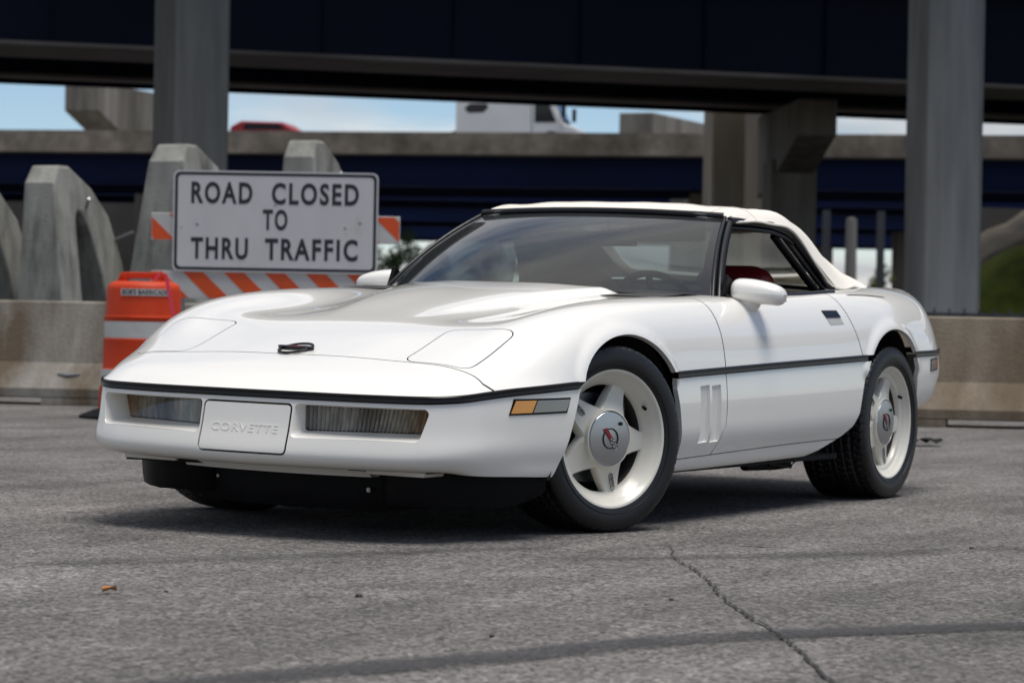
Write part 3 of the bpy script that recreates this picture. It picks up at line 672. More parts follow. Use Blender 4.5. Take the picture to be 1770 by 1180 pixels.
leafy(-8.2, 156, 4.6, 1.4, 'green tree hidden partly behind the sign', seed=8)
for k_, (s_, d_) in enumerate(((-1.5, 158), (1.2, 162))):  # unseen trees, added to close the bright sky gap behind the cabin glass
    leafy(s_, d_, 5.4, 1.9, ['unseen tree added behind the car bonnet to block bright sky', 'unseen tree added behind the car roof front to block bright sky', 'dark tree behind the middle of the car roof', 'dark tree behind the tan bridge column', 'dark tree behind the bridge pier'][k_], seed=20+k_)
leafy(17.2, 128, 2.9, 1.2, 'bright green shrub beside the right column', 'leafy_shrub', 5, 1800, False, GRASS)
leafy(15.9, 126, 2.4, .9, 'small green shrub right of the light pole', 'leafy_shrub', 6, 1400, False, GRASS)

# ================================================================== the car
LEAN = 0.0154
def lean(p): return (p[0], p[1], p[2]-LEAN*p[1])
car = empty('sports_car', (0, 0, 0))
tag(car, 'white two-door convertible sports car with cream fabric top parked on the asphalt', 'car')

def spline(t, Y, q):
    t = np.asarray(t, float); Y = np.asarray(Y, float); n = len(t); h = np.diff(t)
    A = np.zeros((n, n)); B = np.zeros_like(Y); A[0, 0] = A[-1, -1] = 1
    for i in range(1, n-1):
        A[i, i-1] = h[i-1]; A[i, i] = 2*(h[i-1]+h[i]); A[i, i+1] = h[i]
        B[i] = 6*((Y[i+1]-Y[i])/h[i]-(Y[i]-Y[i-1])/h[i-1])
    M_ = np.linalg.solve(A, B.reshape(n, -1)).reshape(B.shape); k = np.clip(np.searchsorted(t, q)-1, 0, n-2)
    sh = (-1,)+(1,)*(Y.ndim-1)
    a = ((t[k+1]-q)/h[k]).reshape(sh); b = ((q-t[k])/h[k]).reshape(sh); hh = h[k].reshape(sh)
    return a*Y[k]+b*Y[k+1]+((a**3-a)*M_[k]+(b**3-b)*M_[k+1])*hh**2/6
def resample(t, total):
    """dense parameter values, evenly spread over the control parameters"""
    return np.linspace(t[0], t[-1], total)
def smooth01(x): x = np.clip(x, 0, 1); return x*x*(3-2*x)

# control net of the upper body, half width; one row per station from the tail to the nose
ST = [
 [(-3.39,0,.840),(-3.39,.24,.840),(-3.38,.46,.840),(-3.37,.53,.838),(-3.355,.58,.832),(-3.345,.650,.798),(-3.34,.708,.720),(-3.34,.742,.640)],
 [(-3.29,0,.892),(-3.29,.24,.892),(-3.29,.46,.893),(-3.28,.54,.890),(-3.27,.600,.882),(-3.265,.672,.836),(-3.26,.735,.735),(-3.26,.766,.640)],
 [(-3.10,0,.903),(-3.10,.24,.903),(-3.10,.46,.903),(-3.10,.57,.901),(-3.10,.652,.894),(-3.10,.737,.846),(-3.10,.802,.740),(-3.10,.830,.638)],
 [(-2.82,0,.906),(-2.82,.24,.906),(-2.82,.46,.905),(-2.82,.59,.903),(-2.82,.70,.894),(-2.82,.788,.846),(-2.82,.852,.742),(-2.82,.876,.634)],
 [(-2.48,0,.908),(-2.48,.24,.908),(-2.48,.46,.906),(-2.48,.61,.901),(-2.48,.73,.888),(-2.48,.820,.842),(-2.48,.882,.740),(-2.48,.900,.628)],
 [(-2.12,0,.900),(-2.12,.24,.900),(-2.12,.46,.897),(-2.12,.61,.892),(-2.12,.742,.878),(-2.12,.822,.836),(-2.12,.878,.728),(-2.12,.896,.618)],
 [(-1.75,0,.880),(-1.75,.24,.880),(-1.75,.46,.876),(-1.75,.61,.870),(-1.75,.745,.858),(-1.75,.814,.822),(-1.75,.868,.715),(-1.75,.889,.606)],
 [(-1.35,0,.868),(-1.35,.24,.868),(-1.35,.46,.862),(-1.35,.61,.856),(-1.35,.742,.846),(-1.35,.810,.812),(-1.35,.866,.704),(-1.35,.887,.594)],
 [(-.95,0,.858),(-.95,.24,.855),(-.95,.46,.845),(-.95,.60,.840),(-.95,.722,.834),(-.95,.806,.802),(-.95,.866,.694),(-.95,.887,.581)],
 [(-.58,0,.838),(-.58,.24,.834),(-.58,.45,.818),(-.58,.585,.820),(-.58,.70,.823),(-.58,.800,.796),(-.58,.868,.690),(-.58,.889,.569)],
 [(-.25,0,.800),(-.25,.24,.795),(-.25,.44,.779),(-.25,.57,.794),(-.25,.685,.811),(-.25,.795,.788),(-.25,.870,.688),(-.25,.893,.558)],
 [(.02,0,.762),(.02,.24,.758),(.02,.44,.745),(.02,.57,.768),(.02,.68,.789),(.02,.786,.772),(.02,.866,.682),(.02,.893,.548)],
 [(.22,0,.731),(.22,.24,.728),(.22,.44,.723),(.22,.57,.739),(.22,.675,.757),(.22,.778,.742),(.22,.855,.660),(.22,.887,.538)],
 [(.42,0,.693),(.42,.24,.692),(.42,.44,.692),(.42,.57,.697),(.418,.668,.700),(.415,.765,.678),(.41,.838,.614),(.40,.874,.530)],
 [(.62,0,.636),(.618,.24,.634),(.612,.43,.627),(.606,.555,.627),(.598,.648,.621),(.585,.732,.600),(.567,.795,.563),(.545,.840,.519)],
 [(.80,0,.578),(.797,.24,.576),(.788,.43,.570),(.777,.54,.567),(.764,.620,.561),(.745,.690,.549),(.716,.742,.530),(.682,.786,.506)],
 [(.905,0,.533),(.901,.24,.532),(.888,.43,.529),(.875,.53,.527),(.860,.598,.524),(.841,.658,.517),(.808,.705,.507),(.765,.746,.4945)],
 [(.985,0,.478),(.979,.24,.478),(.961,.43,.478),(.944,.525,.4785),(.927,.592,.479),(.905,.648,.4805),(.871,.689,.4835),(.826,.722,.4875)],
]
ST = np.array(ST); nS, nL = ST.shape[:2]
full = np.concatenate([ST[:, :0:-1]*np.array([1, -1, 1]), ST], 1)
ut = np.concatenate([[0], np.cumsum(np.linalg.norm(np.diff(ST[:, 4], axis=0), axis=1))])
vt = np.concatenate([[0], np.cumsum(np.mean(np.linalg.norm(np.diff(full, axis=1), axis=2), 0))]); vt = vt-vt[nL-1]
NU, NV = 250, 66
uq = resample(ut, NU); vq = resample(vt[nL-1:], NV)
G1 = spline(ut, full, uq)
G = np.transpose(spline(vt, np.transpose(G1, (1, 0, 2)), vq), (1, 0, 2)).copy()
X, Y, Z = G[..., 0], G[..., 1], G[..., 2]
# raised centre of the bonnet, widening towards the screen
hw = np.clip(.20+.21*(.20-X)/.78, .16, .44)
amp = .023*smooth01((.34-X)/.75)*smooth01((X+1.1)/.3)
Z += amp*(1-smooth01((np.abs(Y)-hw+.04)/.075))
# flared lips round the wheel openings
FA = [(.46,.10),(.452,.215),(.39,.365),(.345,.490),(.315,.555),(.270,.602),(.205,.642),(.125,.672),(.03,.689),(-.06,.689),(-.145,.672),(-.225,.640),(-.290,.598),(-.335,.553),(-.362,.500),(-.385,.430),(-.402,.340),(-.420,.247),(-.43,.10)]
RA = [(-2.04,.10),(-2.045,.38),(-2.085,.50),(-2.135,.590),(-2.185,.645),(-2.245,.685),(-2.330,.715),(-2.425,.726),(-2.515,.716),(-2.595,.688),(-2.650,.645),(-2.690,.585),(-2.715,.510),(-2.732,.380),(-2.74,.10)]
def hull(P_):
    P_ = sorted(set(P_)); 
    def half(Q):
        h = []
        for q in Q:
            while len(h) > 1 and (h[-1][0]-h[-2][0])*(q[1]-h[-2][1])-(h[-1][1]-h[-2][1])*(q[0]-h[-2][0]) <= 1e-9: h.pop()
            h.append(q)
        return h
    a = half(P_); b = half(P_[::-1]); return a[:-1]+b[:-1]
def densify(P_, n):
    P_ = np.array(P_); t = np.concatenate([[0], np.cumsum(np.linalg.norm(np.diff(P_, axis=0), axis=1))]); q = spline(t, P_, np.linspace(0, t[-1], n)); return [tuple(map(float, a)) for a in q]
FAD, RAD = densify(FA[1:-1], 46), densify(RA[1:-1], 46)
FAH = hull(FAD+[FA[0], FA[-1]]); RAH = hull(RAD+[RA[0], RA[-1]])
def dist_poly(x, z, poly):
    best = np.full(x.shape, 9.0)
    for (a, b), (c, d) in zip(poly[:-1], poly[1:]):
        L2 = (c-a)**2+(d-b)**2; t = np.clip(((x-a)*(c-a)+(z-b)*(d-b))/L2, 0, 1)
        best = np.minimum(best, np.hypot(x-a-t*(c-a), z-b-t*(d-b)))
    return best
def flare(X, Y, Z):
    for P_ in ([q for q in FAD if q[1] > .53], [q for q in RAD if q[1] > .55]):
        d = dist_poly(X, Z, P_); Y += np.where(Y > .7, .012*(1-smooth01((d-.012)/.035)), 0)
flare(X, Y, Z)
Y[:, 0] = 0
def grid_normals(G, flip):
    du = np.gradient(G, axis=0); dv = np.gradient(G, axis=1); n = np.cross(du, dv)*(-1 if flip else 1)
    return n/np.maximum(np.linalg.norm(n, axis=2, keepdims=True), 1e-9)
class Shell:
    """a dense half-body surface that can be carved into panels"""
    def __init__(s, G, flip, centre_cols=None):
        s.G = G; nu, nv = G.shape[:2]; s.N = grid_normals(G, flip)
        if centre_cols == 'v0': s.N[:, 0, 1] = 0
        if centre_cols == 'u':
            s.N[0, :, 1] = 0; s.N[-1, :, 1] = 0
        s.vn = s.N.reshape(-1, 3); vs_ = G.reshape(-1, 3).tolist(); fs = []
        for i in range(nu-1):
            for j in range(nv-1):
                q = (i*nv+j, (i+1)*nv+j, (i+1)*nv+j+1, i*nv+j+1); fs.append(q[::-1] if flip else q)
        tr = [t for f in fs for t in ((f[0], f[1], f[2]), (f[0], f[2], f[3]))]; s.tr = tr; s.vs = np.array(vs_)
        s.bvh = BVHTree.FromPolygons(vs_, tr)
        s.bm = bmesh.new(); bvs = [s.bm.verts.new(v) for v in vs_]
        s.lay = s.bm.faces.layers.int.new('part')
        for f in fs: s.bm.faces.new([bvs[i] for i in f])
    def normal(s, p):
        loc, n, i, d = s.bvh.find_nearest(p)
        a, b, c = s.tr[i]; A, B, C_ = s.vs[a], s.vs[b], s.vs[c]; q = np.array(loc)
        v0, v1, v2 = B-A, C_-A, q-A; d00, d01, d11, d20, d21 = v0@v0, v0@v1, v1@v1, v2@v0, v2@v1; den = d00*d11-d01*d01
        if abs(den) < 1e-18: return s.vn[a]
        v = (d11*d20-d01*d21)/den; w = (d00*d21-d01*d20)/den; r = s.vn[a]*(1-v-w)+s.vn[b]*v+s.vn[c]*w
        return r/np.linalg.norm(r)
    def carve(s, poly, ax, src, dst, gap=0.0, keep=None):
        """cut the convex polygon (2D in axes ax) out of faces of part src; dst=None deletes it"""
        i, j = ax; n = len(poly); area = sum(poly[k][0]*poly[(k+1) % n][1]-poly[(k+1) % n][0]*poly[k][1] for k in range(n))
        if area < 0: poly = poly[::-1]
        lo = [min(p[k] for p in poly)-.08 for k in (0, 1)]; hi = [max(p[k] for p in poly)+.08 for k in (0, 1)]
        sel = []
        for f in s.bm.faces:
            if f[s.lay] not in src: continue
            c = f.calc_center_median()
            if lo[0] < c[i] < hi[0] and lo[1] < c[j] < hi[1] and (keep is None or keep(c)): sel.append(f)
        ring = []
        for g in ((gap/2, -gap/2) if gap else (0,)):
            for k in range(n):
                a, b = poly[k], poly[(k+1) % n]; L = math.hypot(b[0]-a[0], b[1]-a[1])
                if L < 1e-6: continue
                nn = Vector((0, 0, 0)); nn[i] = (b[1]-a[1])/L; nn[j] = -(b[0]-a[0])/L
                co = Vector((0, 0, 0)); co[i] = a[0]; co[j] = a[1]; co += nn*g
                ed = set(); ve = set()
                for f in sel: ed.update(f.edges); ve.update(f.verts)
                rs = bmesh.ops.bisect_plane(s.bm, geom=list(sel)+list(ed)+list(ve), dist=1e-6, plane_co=co, plane_no=nn)
                fs = [q for q in rs['geom'] if isinstance(q, bmesh.types.BMFace)]
                ins = [f for f in fs if (f.calc_center_median()-co).dot(nn) < 0]
                if gap and g < 0:
                    st = set(ins); ring += [f for f in fs if f not in st]
                sel = ins
        dele = list(ring)
        if dst is None: dele += sel
        else:
            for f in sel: f[s.lay] = dst
        if dele: bmesh.ops.delete(s.bm, geom=[f for f in dele if f.is_valid], context='FACES')
    def part(s, ids, flange=.018, noflange=None, seam=True):
        """verts, faces, normals of the faces with these part ids, with turned-in edges"""
        ids = ids if isinstance(ids, (tuple, list)) else (ids,); s.darkf = set()
        fs = [f for f in s.bm.faces if f[s.lay] in ids and f.calc_area() > 1e-10]; idx = {}; V = []; NN = []; F = []
        for f in fs:
            q = []
            for v in f.verts:
                if v.index not in idx or True:
                    if v not in idx: idx[v] = len(V); V.append(tuple(v.co)); NN.append(s.normal(v.co))
                q.append(idx[v])
            F.append(q)
        cnt = {}
        for q in F:
            for a, b in zip(q, q[1:]+q[:1]): cnt[(min(a, b), max(a, b))] = cnt.get((min(a, b), max(a, b)), 0)+1
        if flange:
            for q in list(F):
                for a, b in zip(q, q[1:]+q[:1]):
                    if cnt[(min(a, b), max(a, b))] != 1: continue
                    A, B = np.array(V[a]), np.array(V[b])
                    if abs(A[1]) < 2e-3 and abs(B[1]) < 2e-3: continue
                    if noflange and noflange(A): continue
                    e = B-A; nrm = np.cross(e, NN[a]); L = np.linalg.norm(nrm)
                    if L < 1e-9: continue
                    nrm = nrm/L
                    arch = A[1] > .6 and min(float(dist_poly(np.array([A[0]]), np.array([A[2]]), FAD)[0]), float(dist_poly(np.array([A[0]]), np.array([A[2]]), RAD)[0])) < .008 or (-.745 < A[0] < -.54 and .295 < A[2] < .52 and A[1] > .8)
                    for d0, d1, dk in (((0, flange, 0),) if (arch or not seam) else ((0, .002, 0), (.002, flange, 1))):
                        k = len(V); V.extend([tuple(A-NN[a]*d0), tuple(B-NN[b]*d0), tuple(B-NN[b]*d1), tuple(A-NN[a]*d1)]); NN.extend([nrm]*4)
                        if dk: s.darkf.add(len(F))
                        F.append([k+1, k, k+3, k+2])
        return V, F, NN, set(s.darkf)
def body_part(name, pieces, mat, parent, side=0):
    """side 0: both halves joined in one mesh; +1 driver half only; -1 the mirrored half"""
    V = []; F = []; NN = []; DK = []
    for (v, f, n, dk) in pieces:
        if side >= 0:
            b = len(V); DK += [len(F)+i for i in dk]; V += v; F += [[i+b for i in q] for q in f]; NN += [tuple(x) for x in n]
        if side <= 0:
            b = len(V); DK += [len(F)+i for i in dk]; V += [(x, -y, z) for x, y, z in v]; F += [[i+b for i in q][::-1] for q in f]; NN += [(x[0], -x[1], x[2]) for x in n]
    me = bpy.data.meshes.new(name); me.from_pydata([lean(p) for p in V], [], F)
    me.polygons.foreach_set('use_smooth', [True]*len(F)); me.materials.append(mat)
    if DK:
        me.materials.append(SEAMB)
        for i in DK: me.polygons[i].material_index = 1
    me.normals_split_custom_set_from_vertices(NN)
    me.update(); o = bpy.data.objects.new(name, me); col.objects.link(o); o.parent = parent
    return o
upper = Shell(G, False, 'v0')
XZ, XY, YZ = (0, 2), (0, 1), (1, 2)
outer = lambda c: c.y > .60
COCK = [(-.60,-.01),(-.615,.15),(-.66,.32),(-.74,.48),(-.86,.62),(-1.00,.728),(-1.03,.737),(-1.5,.752),(-2.03,.757),(-2.12,.70),(-2.20,.4),(-2.22,-.01)]
upper.carve(COCK, XY, (0,), None)
upper.carve(FAH, XZ, (0,), None, keep=outer); upper.carve(RAH, XZ, (0,), None, keep=outer)
HOOD = [(.838,-.01),(.835,.12),(.828,.25),(.815,.40),(.802,.53),(.786,.62),(.768,.68),(.748,.715),(.735,.74),(.728,.95),(-.775,.95),(-.775,-.01)]
upper.carve(HOOD, XY, (0,), 1, gap=.005)
def rounded(poly, r, k=4):
    out = []; n = len(poly)
    for i in range(n):
        p = Vector(poly[i]); a = Vector(poly[i-1])-p; b = Vector(poly[(i+1) % n])-p
        ang = a.angle(b); t = min(r/math.tan(ang/2), a.length*.45, b.length*.45); rr = t*math.tan(ang/2)
        a.normalize(); b.normalize(); c = p+(a+b).normalized()*(rr/math.sin(ang/2))
        s0 = p+a*t-c; s1 = p+b*t-c; tot = math.atan2(s0.x*s1.y-s0.y*s1.x, s0.dot(s1))
        for q in range(k+1):
            an = tot*q/k; out.append((c.x+s0.x*math.cos(an)-s0.y*math.sin(an), c.y+s0.x*math.sin(an)+s0.y*math.cos(an)))
    return out
HEAD = rounded([(.742,.432),(.424,.432),(.430,.694),(.722,.672)], .045)
upper.carve(HEAD, XY, (1,), 2, gap=.0045)
DOORU = [(-.775,.50),(-.80,.88),(-1.94,.92),(-1.955,.88),(-2.02,.75),(-2.085,.60),(-2.10,.50)]
upper.carve([(-.777,.5),(-.777,.95),(-1.925,.95),(-2.085,.60),(-2.10,.5)], XZ, (0,), 3, gap=.0065, keep=lambda c: c.y > .4 and c.x < -.7)
up_ = {k: upper.part(k) for k in (0, 1, 2, 3)}

# ---- lower body: a band that runs round the car under the rubbing strip
strip_top = np.concatenate([ST[-1], ST[-2::-1, 7], np.array([(-3.385,.67,.640),(-3.40,.5,.640),(-3.405,.25,.640),(-3.405,0,.640)])])
kp = strip_top.copy(); kt = np.concatenate([[0], np.cumsum(np.linalg.norm(np.diff(kp, axis=0), axis=1))])
DROP = .026
prof_keys = {   # (offset outwards, z) per level
 0: [(0,.452),(.008,.425),(.026,.350),(.044,.292),(.044,.262),(.022,.240),(-.05,.234)],
 4: [(0,.453),(.007,.425),(.022,.350),(.036,.295),(.034,.266),(.014,.246),(-.05,.236)],
 6: [(0,.456),(.004,.425),(.012,.352),(.020,.302),(.014,.272),(-.006,.250),(-.05,.238)],
 8: [(0,.466),(.003,.430),(.006,.355),(.008,.300),(.000,.268),(-.010,.246),(-.02,.226)],
 10: [(0,.490),(.003,.440),(.003,.360),(-.002,.300),(-.010,.268),(-.014,.245),(-.02,.222)],
 13: [(0,.522),(.004,.455),(.005,.370),(-.003,.305),(-.018,.262),(-.028,.232),(-.045,.205)],
 15: [(0,.543),(.006,.470),(.007,.385),(-.001,.312),(-.020,.262),(-.030,.232),(-.048,.203)],
 17: [(0,.568),(.007,.490),(.008,.400),(-.002,.320),(-.022,.273),(-.032,.242),(-.05,.212)],
 19: [(0,.592),(.005,.510),(.006,.410),(-.004,.335),(-.022,.290),(-.032,.258),(-.05,.225)],
 21: [(0,.608),(.003,.555),(.001,.500),(-.006,.450),(-.016,.415),(-.026,.392),(-.05,.380)],
 22: [(0,.612),(.003,.570),(.002,.520),(-.004,.480),(-.014,.450),(-.026,.430),(-.05,.418)],
 24: [(0,.614),(.003,.575),(.002,.535),(-.006,.500),(-.018,.478),(-.034,.465),(-.07,.458)],
 25: [(0,.614),(.006,.575),(.008,.535),(.002,.500),(-.012,.475),(-.03,.460),(-.08,.455)],
 28: [(0,.614),(.010,.575),(.012,.530),(.006,.490),(-.01,.462),(-.03,.448),(-.08,.440)],
}
ks = sorted(prof_keys); PK = np.array([prof_keys[k] for k in ks]); kk = np.array([kt[k] for k in ks])
SQ = np.concatenate([np.linspace(0, kt[10], 110)[:-1], np.linspace(kt[10], kt[-1], 190)])
PER = spline(kt, kp, SQ); PER[0, 1] = 0; PER[-1, 1] = 0
tan = np.gradient(PER[:, :2], axis=0); tan[0, 0] = 0; tan[-1, 0] = 0
nor = np.stack([tan[:, 1], -tan[:, 0]], 1); nor /= np.linalg.norm(nor, axis=1, keepdims=True)
PI_ = np.stack([np.stack([np.interp(SQ, kk, PK[:, l, c]) for c in (0, 1)], 1) for l in range(7)], 1)   # NS,7,2
for l in range(7):      # soften the joints between keys
    for c in (0, 1):
        a = PI_[:, l, c]; pad = np.pad(a, 6, mode='edge'); PI_[:, l, c] = np.convolve(pad, np.ones(13)/13, 'valid')
lv = np.array([0, .05, .13, .19, .225, .255, .32]); NLV = 46
lq = np.linspace(0, .32, NLV)
PD = np.transpose(spline(lv, np.transpose(PI_, (1, 0, 2)), lq), (1, 0, 2))
L3 = np.zeros((len(SQ), NLV, 3))
zt = PER[:, 2]-DROP; z0 = PI_[:, 0, 1]
for j in range(NLV):
    f = np.clip(1-lq[j]/.10, 0, 1)
    L3[:, j, 0] = PER[:, 0]+nor[:, 0]*PD[:, j, 0]; L3[:, j, 1] = PER[:, 1]+nor[:, 1]*PD[:, j, 0]; L3[:, j, 2] = PD[:, j, 1]+f*(zt-z0)
L3[0, :, 1] = 0; L3[-1, :, 1] = 0
XX, YY, ZZ = L3[..., 0], L3[..., 1], L3[..., 2]
flare(XX, YY, ZZ)
lower = Shell(L3, True, 'u')
lower.carve(FAH, XZ, (0,), None, keep=outer); lower.carve(RAH, XZ, (0,), None, keep=outer)
SW = [(-1.50,.175),(-1.60,.213),(-1.73,.238),(-1.845,.268),(-1.925,.292),(-2.00,.328),(-2.05,.385)]
for a, b in zip(SW[:-1], SW[1:]): lower.carve([a, b, (b[0], 0), (a[0], 0)], XZ, (0,), None, keep=outer)
lower.carve([(.33,.05),(2,.05),(2,.7),(.33,.7)], XZ, (0,), 1)                         # front bumper cover
lower.carve([(-2.6,.05),(-4,.05),(-4,.8),(-2.6,.8)], XZ, (0,), 5)                      # rear bumper cover
lower.carve([(-.38,.150),(-.38,.256),(-1.4,.272),(-2.2,.292),(-2.2,.1)], XZ, (0,), 4, gap=.0035)   # sill
lower.carve([(-.36,.62),(-.777,.62),(-.782,.52),(-.780,.40),(-.768,.335),(-.748,.297),(-.715,.268),(-.67,.2),(-.36,.2)], XZ, (0,), 2, gap=.0065)  # wing panel
# lamp pockets and number plate opening in the front bumper
def yz_at(sh, y, z):
    h = sh.bvh.ray_cast(Vector((2, y, z)), Vector((-1, 0, 0))); return h[0]
def xz_at(sh, x, z):
    h = sh.bvh.ray_cast(Vector((x, 3, z)), Vector((0, -1, 0))); return h[0]
FOGO = rounded([(.183,.440),(.650,.440),(.625,.335),(.180,.330)], .018)
front = lambda c: c.x > .6
lower.carve(FOGO, YZ, (1,), None, keep=front)
PLATE_H = [(-.01,.436)]+[p for p in rounded([(-.5,.436),(.172,.436),(.172,.274),(-.5,.274)], .016) if p[0] > 0]+[(-.01,.274)]
lower.carve(PLATE_H, YZ, (1,), 6, gap=.007, keep=front)
for x0 in (-.555, -.652):
    lower.carve([(x0,.508),(x0-.078,.512),(x0-.078,.305),(x0,.302)], XZ, (2,), None, keep=outer)
lower.carve([(-1.2,.3)], XZ, (9,), None) if False else None
lo_ = {k: lower.part(k, noflange=(lambda A: A[2] < .245 and A[0] > .3) if k == 1 else None, seam=k not in (1, 5)) for k in (0, 1, 2, 4, 5, 6)}

hood = body_part('hood', [up_[1]], PAINT, car)
fascia = body_part('nose_panel', [up_[0]], PAINT, car)        # nose strip and rear wings share one skin
fascia.name = 'body_shell'
front_bumper = body_part('front_bumper', [lo_[1]], BUMPER, car)
plate = body_part('plate_cover', [lo_[6]], BUMPER, front_bumper)
rear_bumper = body_part('rear_bumper', [lo_[5]], BUMPER, car)
doors = {}
for sg in (1, -1):
    body_part('headlight_cover', [up_[2]], PAINT, car, sg)
    doors[sg] = body_part('door', [up_[3], lo_[0]], PAINT, car, sg)
    body_part('wing_panel', [lo_[2]], PAINT, car, sg)
    body_part('sill', [lo_[4]], PAINT, car, sg)

# rubbing strip
def strip_run(i0, i1):
    prof = [(-.012, .0005), (.004, .001), (.0075, -.004), (.0060, -.012), (.0075, -.0195), (.004, -.0245), (-.012, -.0255)]
    rows = []
    for i in range(i0, i1):
        n_ = nor[i]; fl = 0
        rows.append([(PER[i, 0]+n_[0]*o_, PER[i, 1]+n_[1]*o_, PER[i, 2]+h_) for o_, h_ in prof])
    return rows
inf = lambda x, r: r[0] < x < r[1]
runs = []; cur_ = None
for i in range(len(SQ)):
    x = PER[i, 0]; hid = PER[i, 1] > .7 and (inf(x, (-.352, .338)) or inf(x, (-2.668, -2.138)))
    if not hid and cur_ is None: cur_ = i
    if (hid or i == len(SQ)-1) and cur_ is not None: runs.append((cur_, i)); cur_ = None
for k, (a, b) in enumerate(runs):
    for sg in ((0,) if k in (0, len(runs)-1) else (1, -1)):
        mb = MB(); rows = strip_run(a, b)
        if sg >= 0: mb.grid(rows)
        if sg <= 0: mb.grid([[(x, -y, z) for x, y, z in r] for r in rows], flip=True)
        mb.build('rubbing_strip', BLACK, car, smooth=40, tf=lean)

def surf_patch(sh, pts_fn, nu, nv, off, ray):
    rows = []
    for i in range(nu+1):
        row = []
        for j in range(nv+1):
            a, b = pts_fn(i/nu, j/nv); p = ray(sh, a, b)
            n_ = sh.normal(p); row.append(tuple(Vector(p)+Vector(n_)*off))
        rows.append(row)
    return rows
def slab(sh, pts_fn, nu, nv, off, depth, ray, mb, mi=0, sy=1, flip=False):
    """a lens or flap that follows the panel, with real edges"""
    A = surf_patch(sh, pts_fn, nu, nv, off, ray); B = surf_patch(sh, pts_fn, nu, nv, off-depth, ray)
    if sy < 0: A = [[(x, -y, z) for x, y, z in r] for r in A]; B = [[(x, -y, z) for x, y, z in r] for r in B]
    mb.grid(A, mi); e = [A[0], A[-1]]; f = [B[0], B[-1]]
    for a, b in zip(e, f): mb.grid([a, b], mi)
    for j in (0, -1): mb.grid([[r[j] for r in A], [r[j] for r in B]], mi)
def quad(c):   # bilinear patch through 4 corners (a,b)
    return lambda s, t: tuple((1-s)*(1-t)*c[0][k]+s*(1-t)*c[1][k]+s*t*c[2][k]+(1-s)*t*c[3][k] for k in (0, 1))
def shrink(c, m):
    cx = sum(p[0] for p in c)/4; cy = sum(p[1] for p in c)/4
    return [(p[0]-m*(1 if p[0] > cx else -1), p[1]-m*(1 if p[1] > cy else -1)) for p in c]
for sg in (1, -1):
    # side marker lamps
    c = [(.648,.476),(.398,.481),(.420,.431),(.668,.423)]
    base = MB(); slab(lower, quad(c), 10, 2, .0025, .01, xz_at, base, sy=sg)
    lamp = base.build('side_marker', BLACKM, car, tf=lean, recalc=True)
    cs = shrink(c, .006)
    mk = lambda a, b: [tuple(cs[0][k]*(1-a)+cs[1][k]*a for k in (0, 1)), tuple(cs[0][k]*(1-b)+cs[1][k]*b for k in (0, 1)), tuple(cs[3][k]*(1-b)+cs[2][k]*b for k in (0, 1)), tuple(cs[3][k]*(1-a)+cs[2][k]*a for k in (0, 1))]
    m = MB(); slab(lower, quad(mk(0, .34)), 5, 2, .005, .006, xz_at, m, sy=sg); m.build('amber_lens', AMBER, lamp, tf=lean, recalc=True)
    m = MB(); slab(lower, quad(mk(.365, 1)), 6, 2, .005, .006, xz_at, m, sy=sg); m.build('clear_lens', CLEARL, lamp, tf=lean, recalc=True)
    c = [(-2.915,.598),(-3.06,.604),(-3.05,.552),(-2.905,.545)]
    base = MB(); slab(lower, quad(c), 5, 2, .0025, .01, xz_at, base, sy=sg); lamp = base.build('rear_marker', BLACKM, car, tf=lean, recalc=True)
    cs = shrink(c, .005)
    m = MB(); slab(lower, quad(mk(0, .52)), 4, 2, .005, .006, xz_at, m, sy=sg); m.build('clear_lens', CLEARL, lamp, tf=lean, recalc=True)
    m = MB(); slab(lower, quad(mk(.54, 1)), 4, 2, .005, .006, xz_at, m, sy=sg); m.build('red_lens', REDLENS, lamp, tf=lean, recalc=True)
    # door handle
    c = [(-1.775,.792),(-1.91,.794),(-1.94,.742),(-1.81,.737)]
    m = MB(); slab(upper, quad([c[0], c[1], tuple((c[1][k]+c[2][k])/2 for k in (0, 1)), tuple((c[0][k]+c[3][k])/2 for k in (0, 1))]), 6, 3, .005, .01, xz_at, m, sy=sg)
    m.build('door_handle', BLACK, doors[sg], tf=lean, recalc=True)
    m = MB(); slab(upper, quad([tuple((c[0][k]+c[3][k])/2 for k in (0, 1)), tuple((c[1][k]+c[2][k])/2 for k in (0, 1)), c[2], c[3]]), 6, 3, .0015, .01, xz_at, m, sy=sg)  # flush grey patch drawn where the cup dips
    m.build('handle_cup', pbr('handle_cup_grey', (.42, .41, .39), rough=.5) if sg > 0 else MATS['handle_cup_grey'], doors[sg], tf=lean, recalc=True)
    # vents in the wing panel: sloping scoops
    for x0 in (-.555, -.652):
        q = [(x0,.508),(x0-.078,.512),(x0-.078,.305),(x0,.302)]
        rim = [xz_at(lower, *p) for p in q]; ins = [Vector(rim[0])+Vector((0, -.004, 0)), Vector(rim[1])+Vector((.002, -.007, -.003)), Vector(rim[2])+Vector((.002, -.007, .005)), Vector(rim[3])+Vector((0, -.004, 0))]
        m = MB(); V = [Vector(p) for p in rim]+ins
        if sg < 0: V = [Vector((p.x, -p.y, p.z)) for p in V]
        m.add(V, [(4, 5, 6, 7), (0, 1, 5, 4), (1, 2, 6, 5), (2, 3, 7, 6), (3, 0, 4, 7)]); m.build('side_vent', PAINT, car, tf=lean, recalc=True)
    # soft top lid joint on the rear deck
    pth = []
    for k in range(15):
        x = -2.13-.42*k/14; y = .792+.006*k/14; h = upper.bvh.ray_cast(Vector((x, y, 2)), Vector((0, 0, -1)))[0]; pth.append((h.x, sg*h.y, h.z))
    MB().tube(pth, [.0005]+[.003]*13+[.0005], 6).build('deck_joint', SEAMB, car, tf=lean)
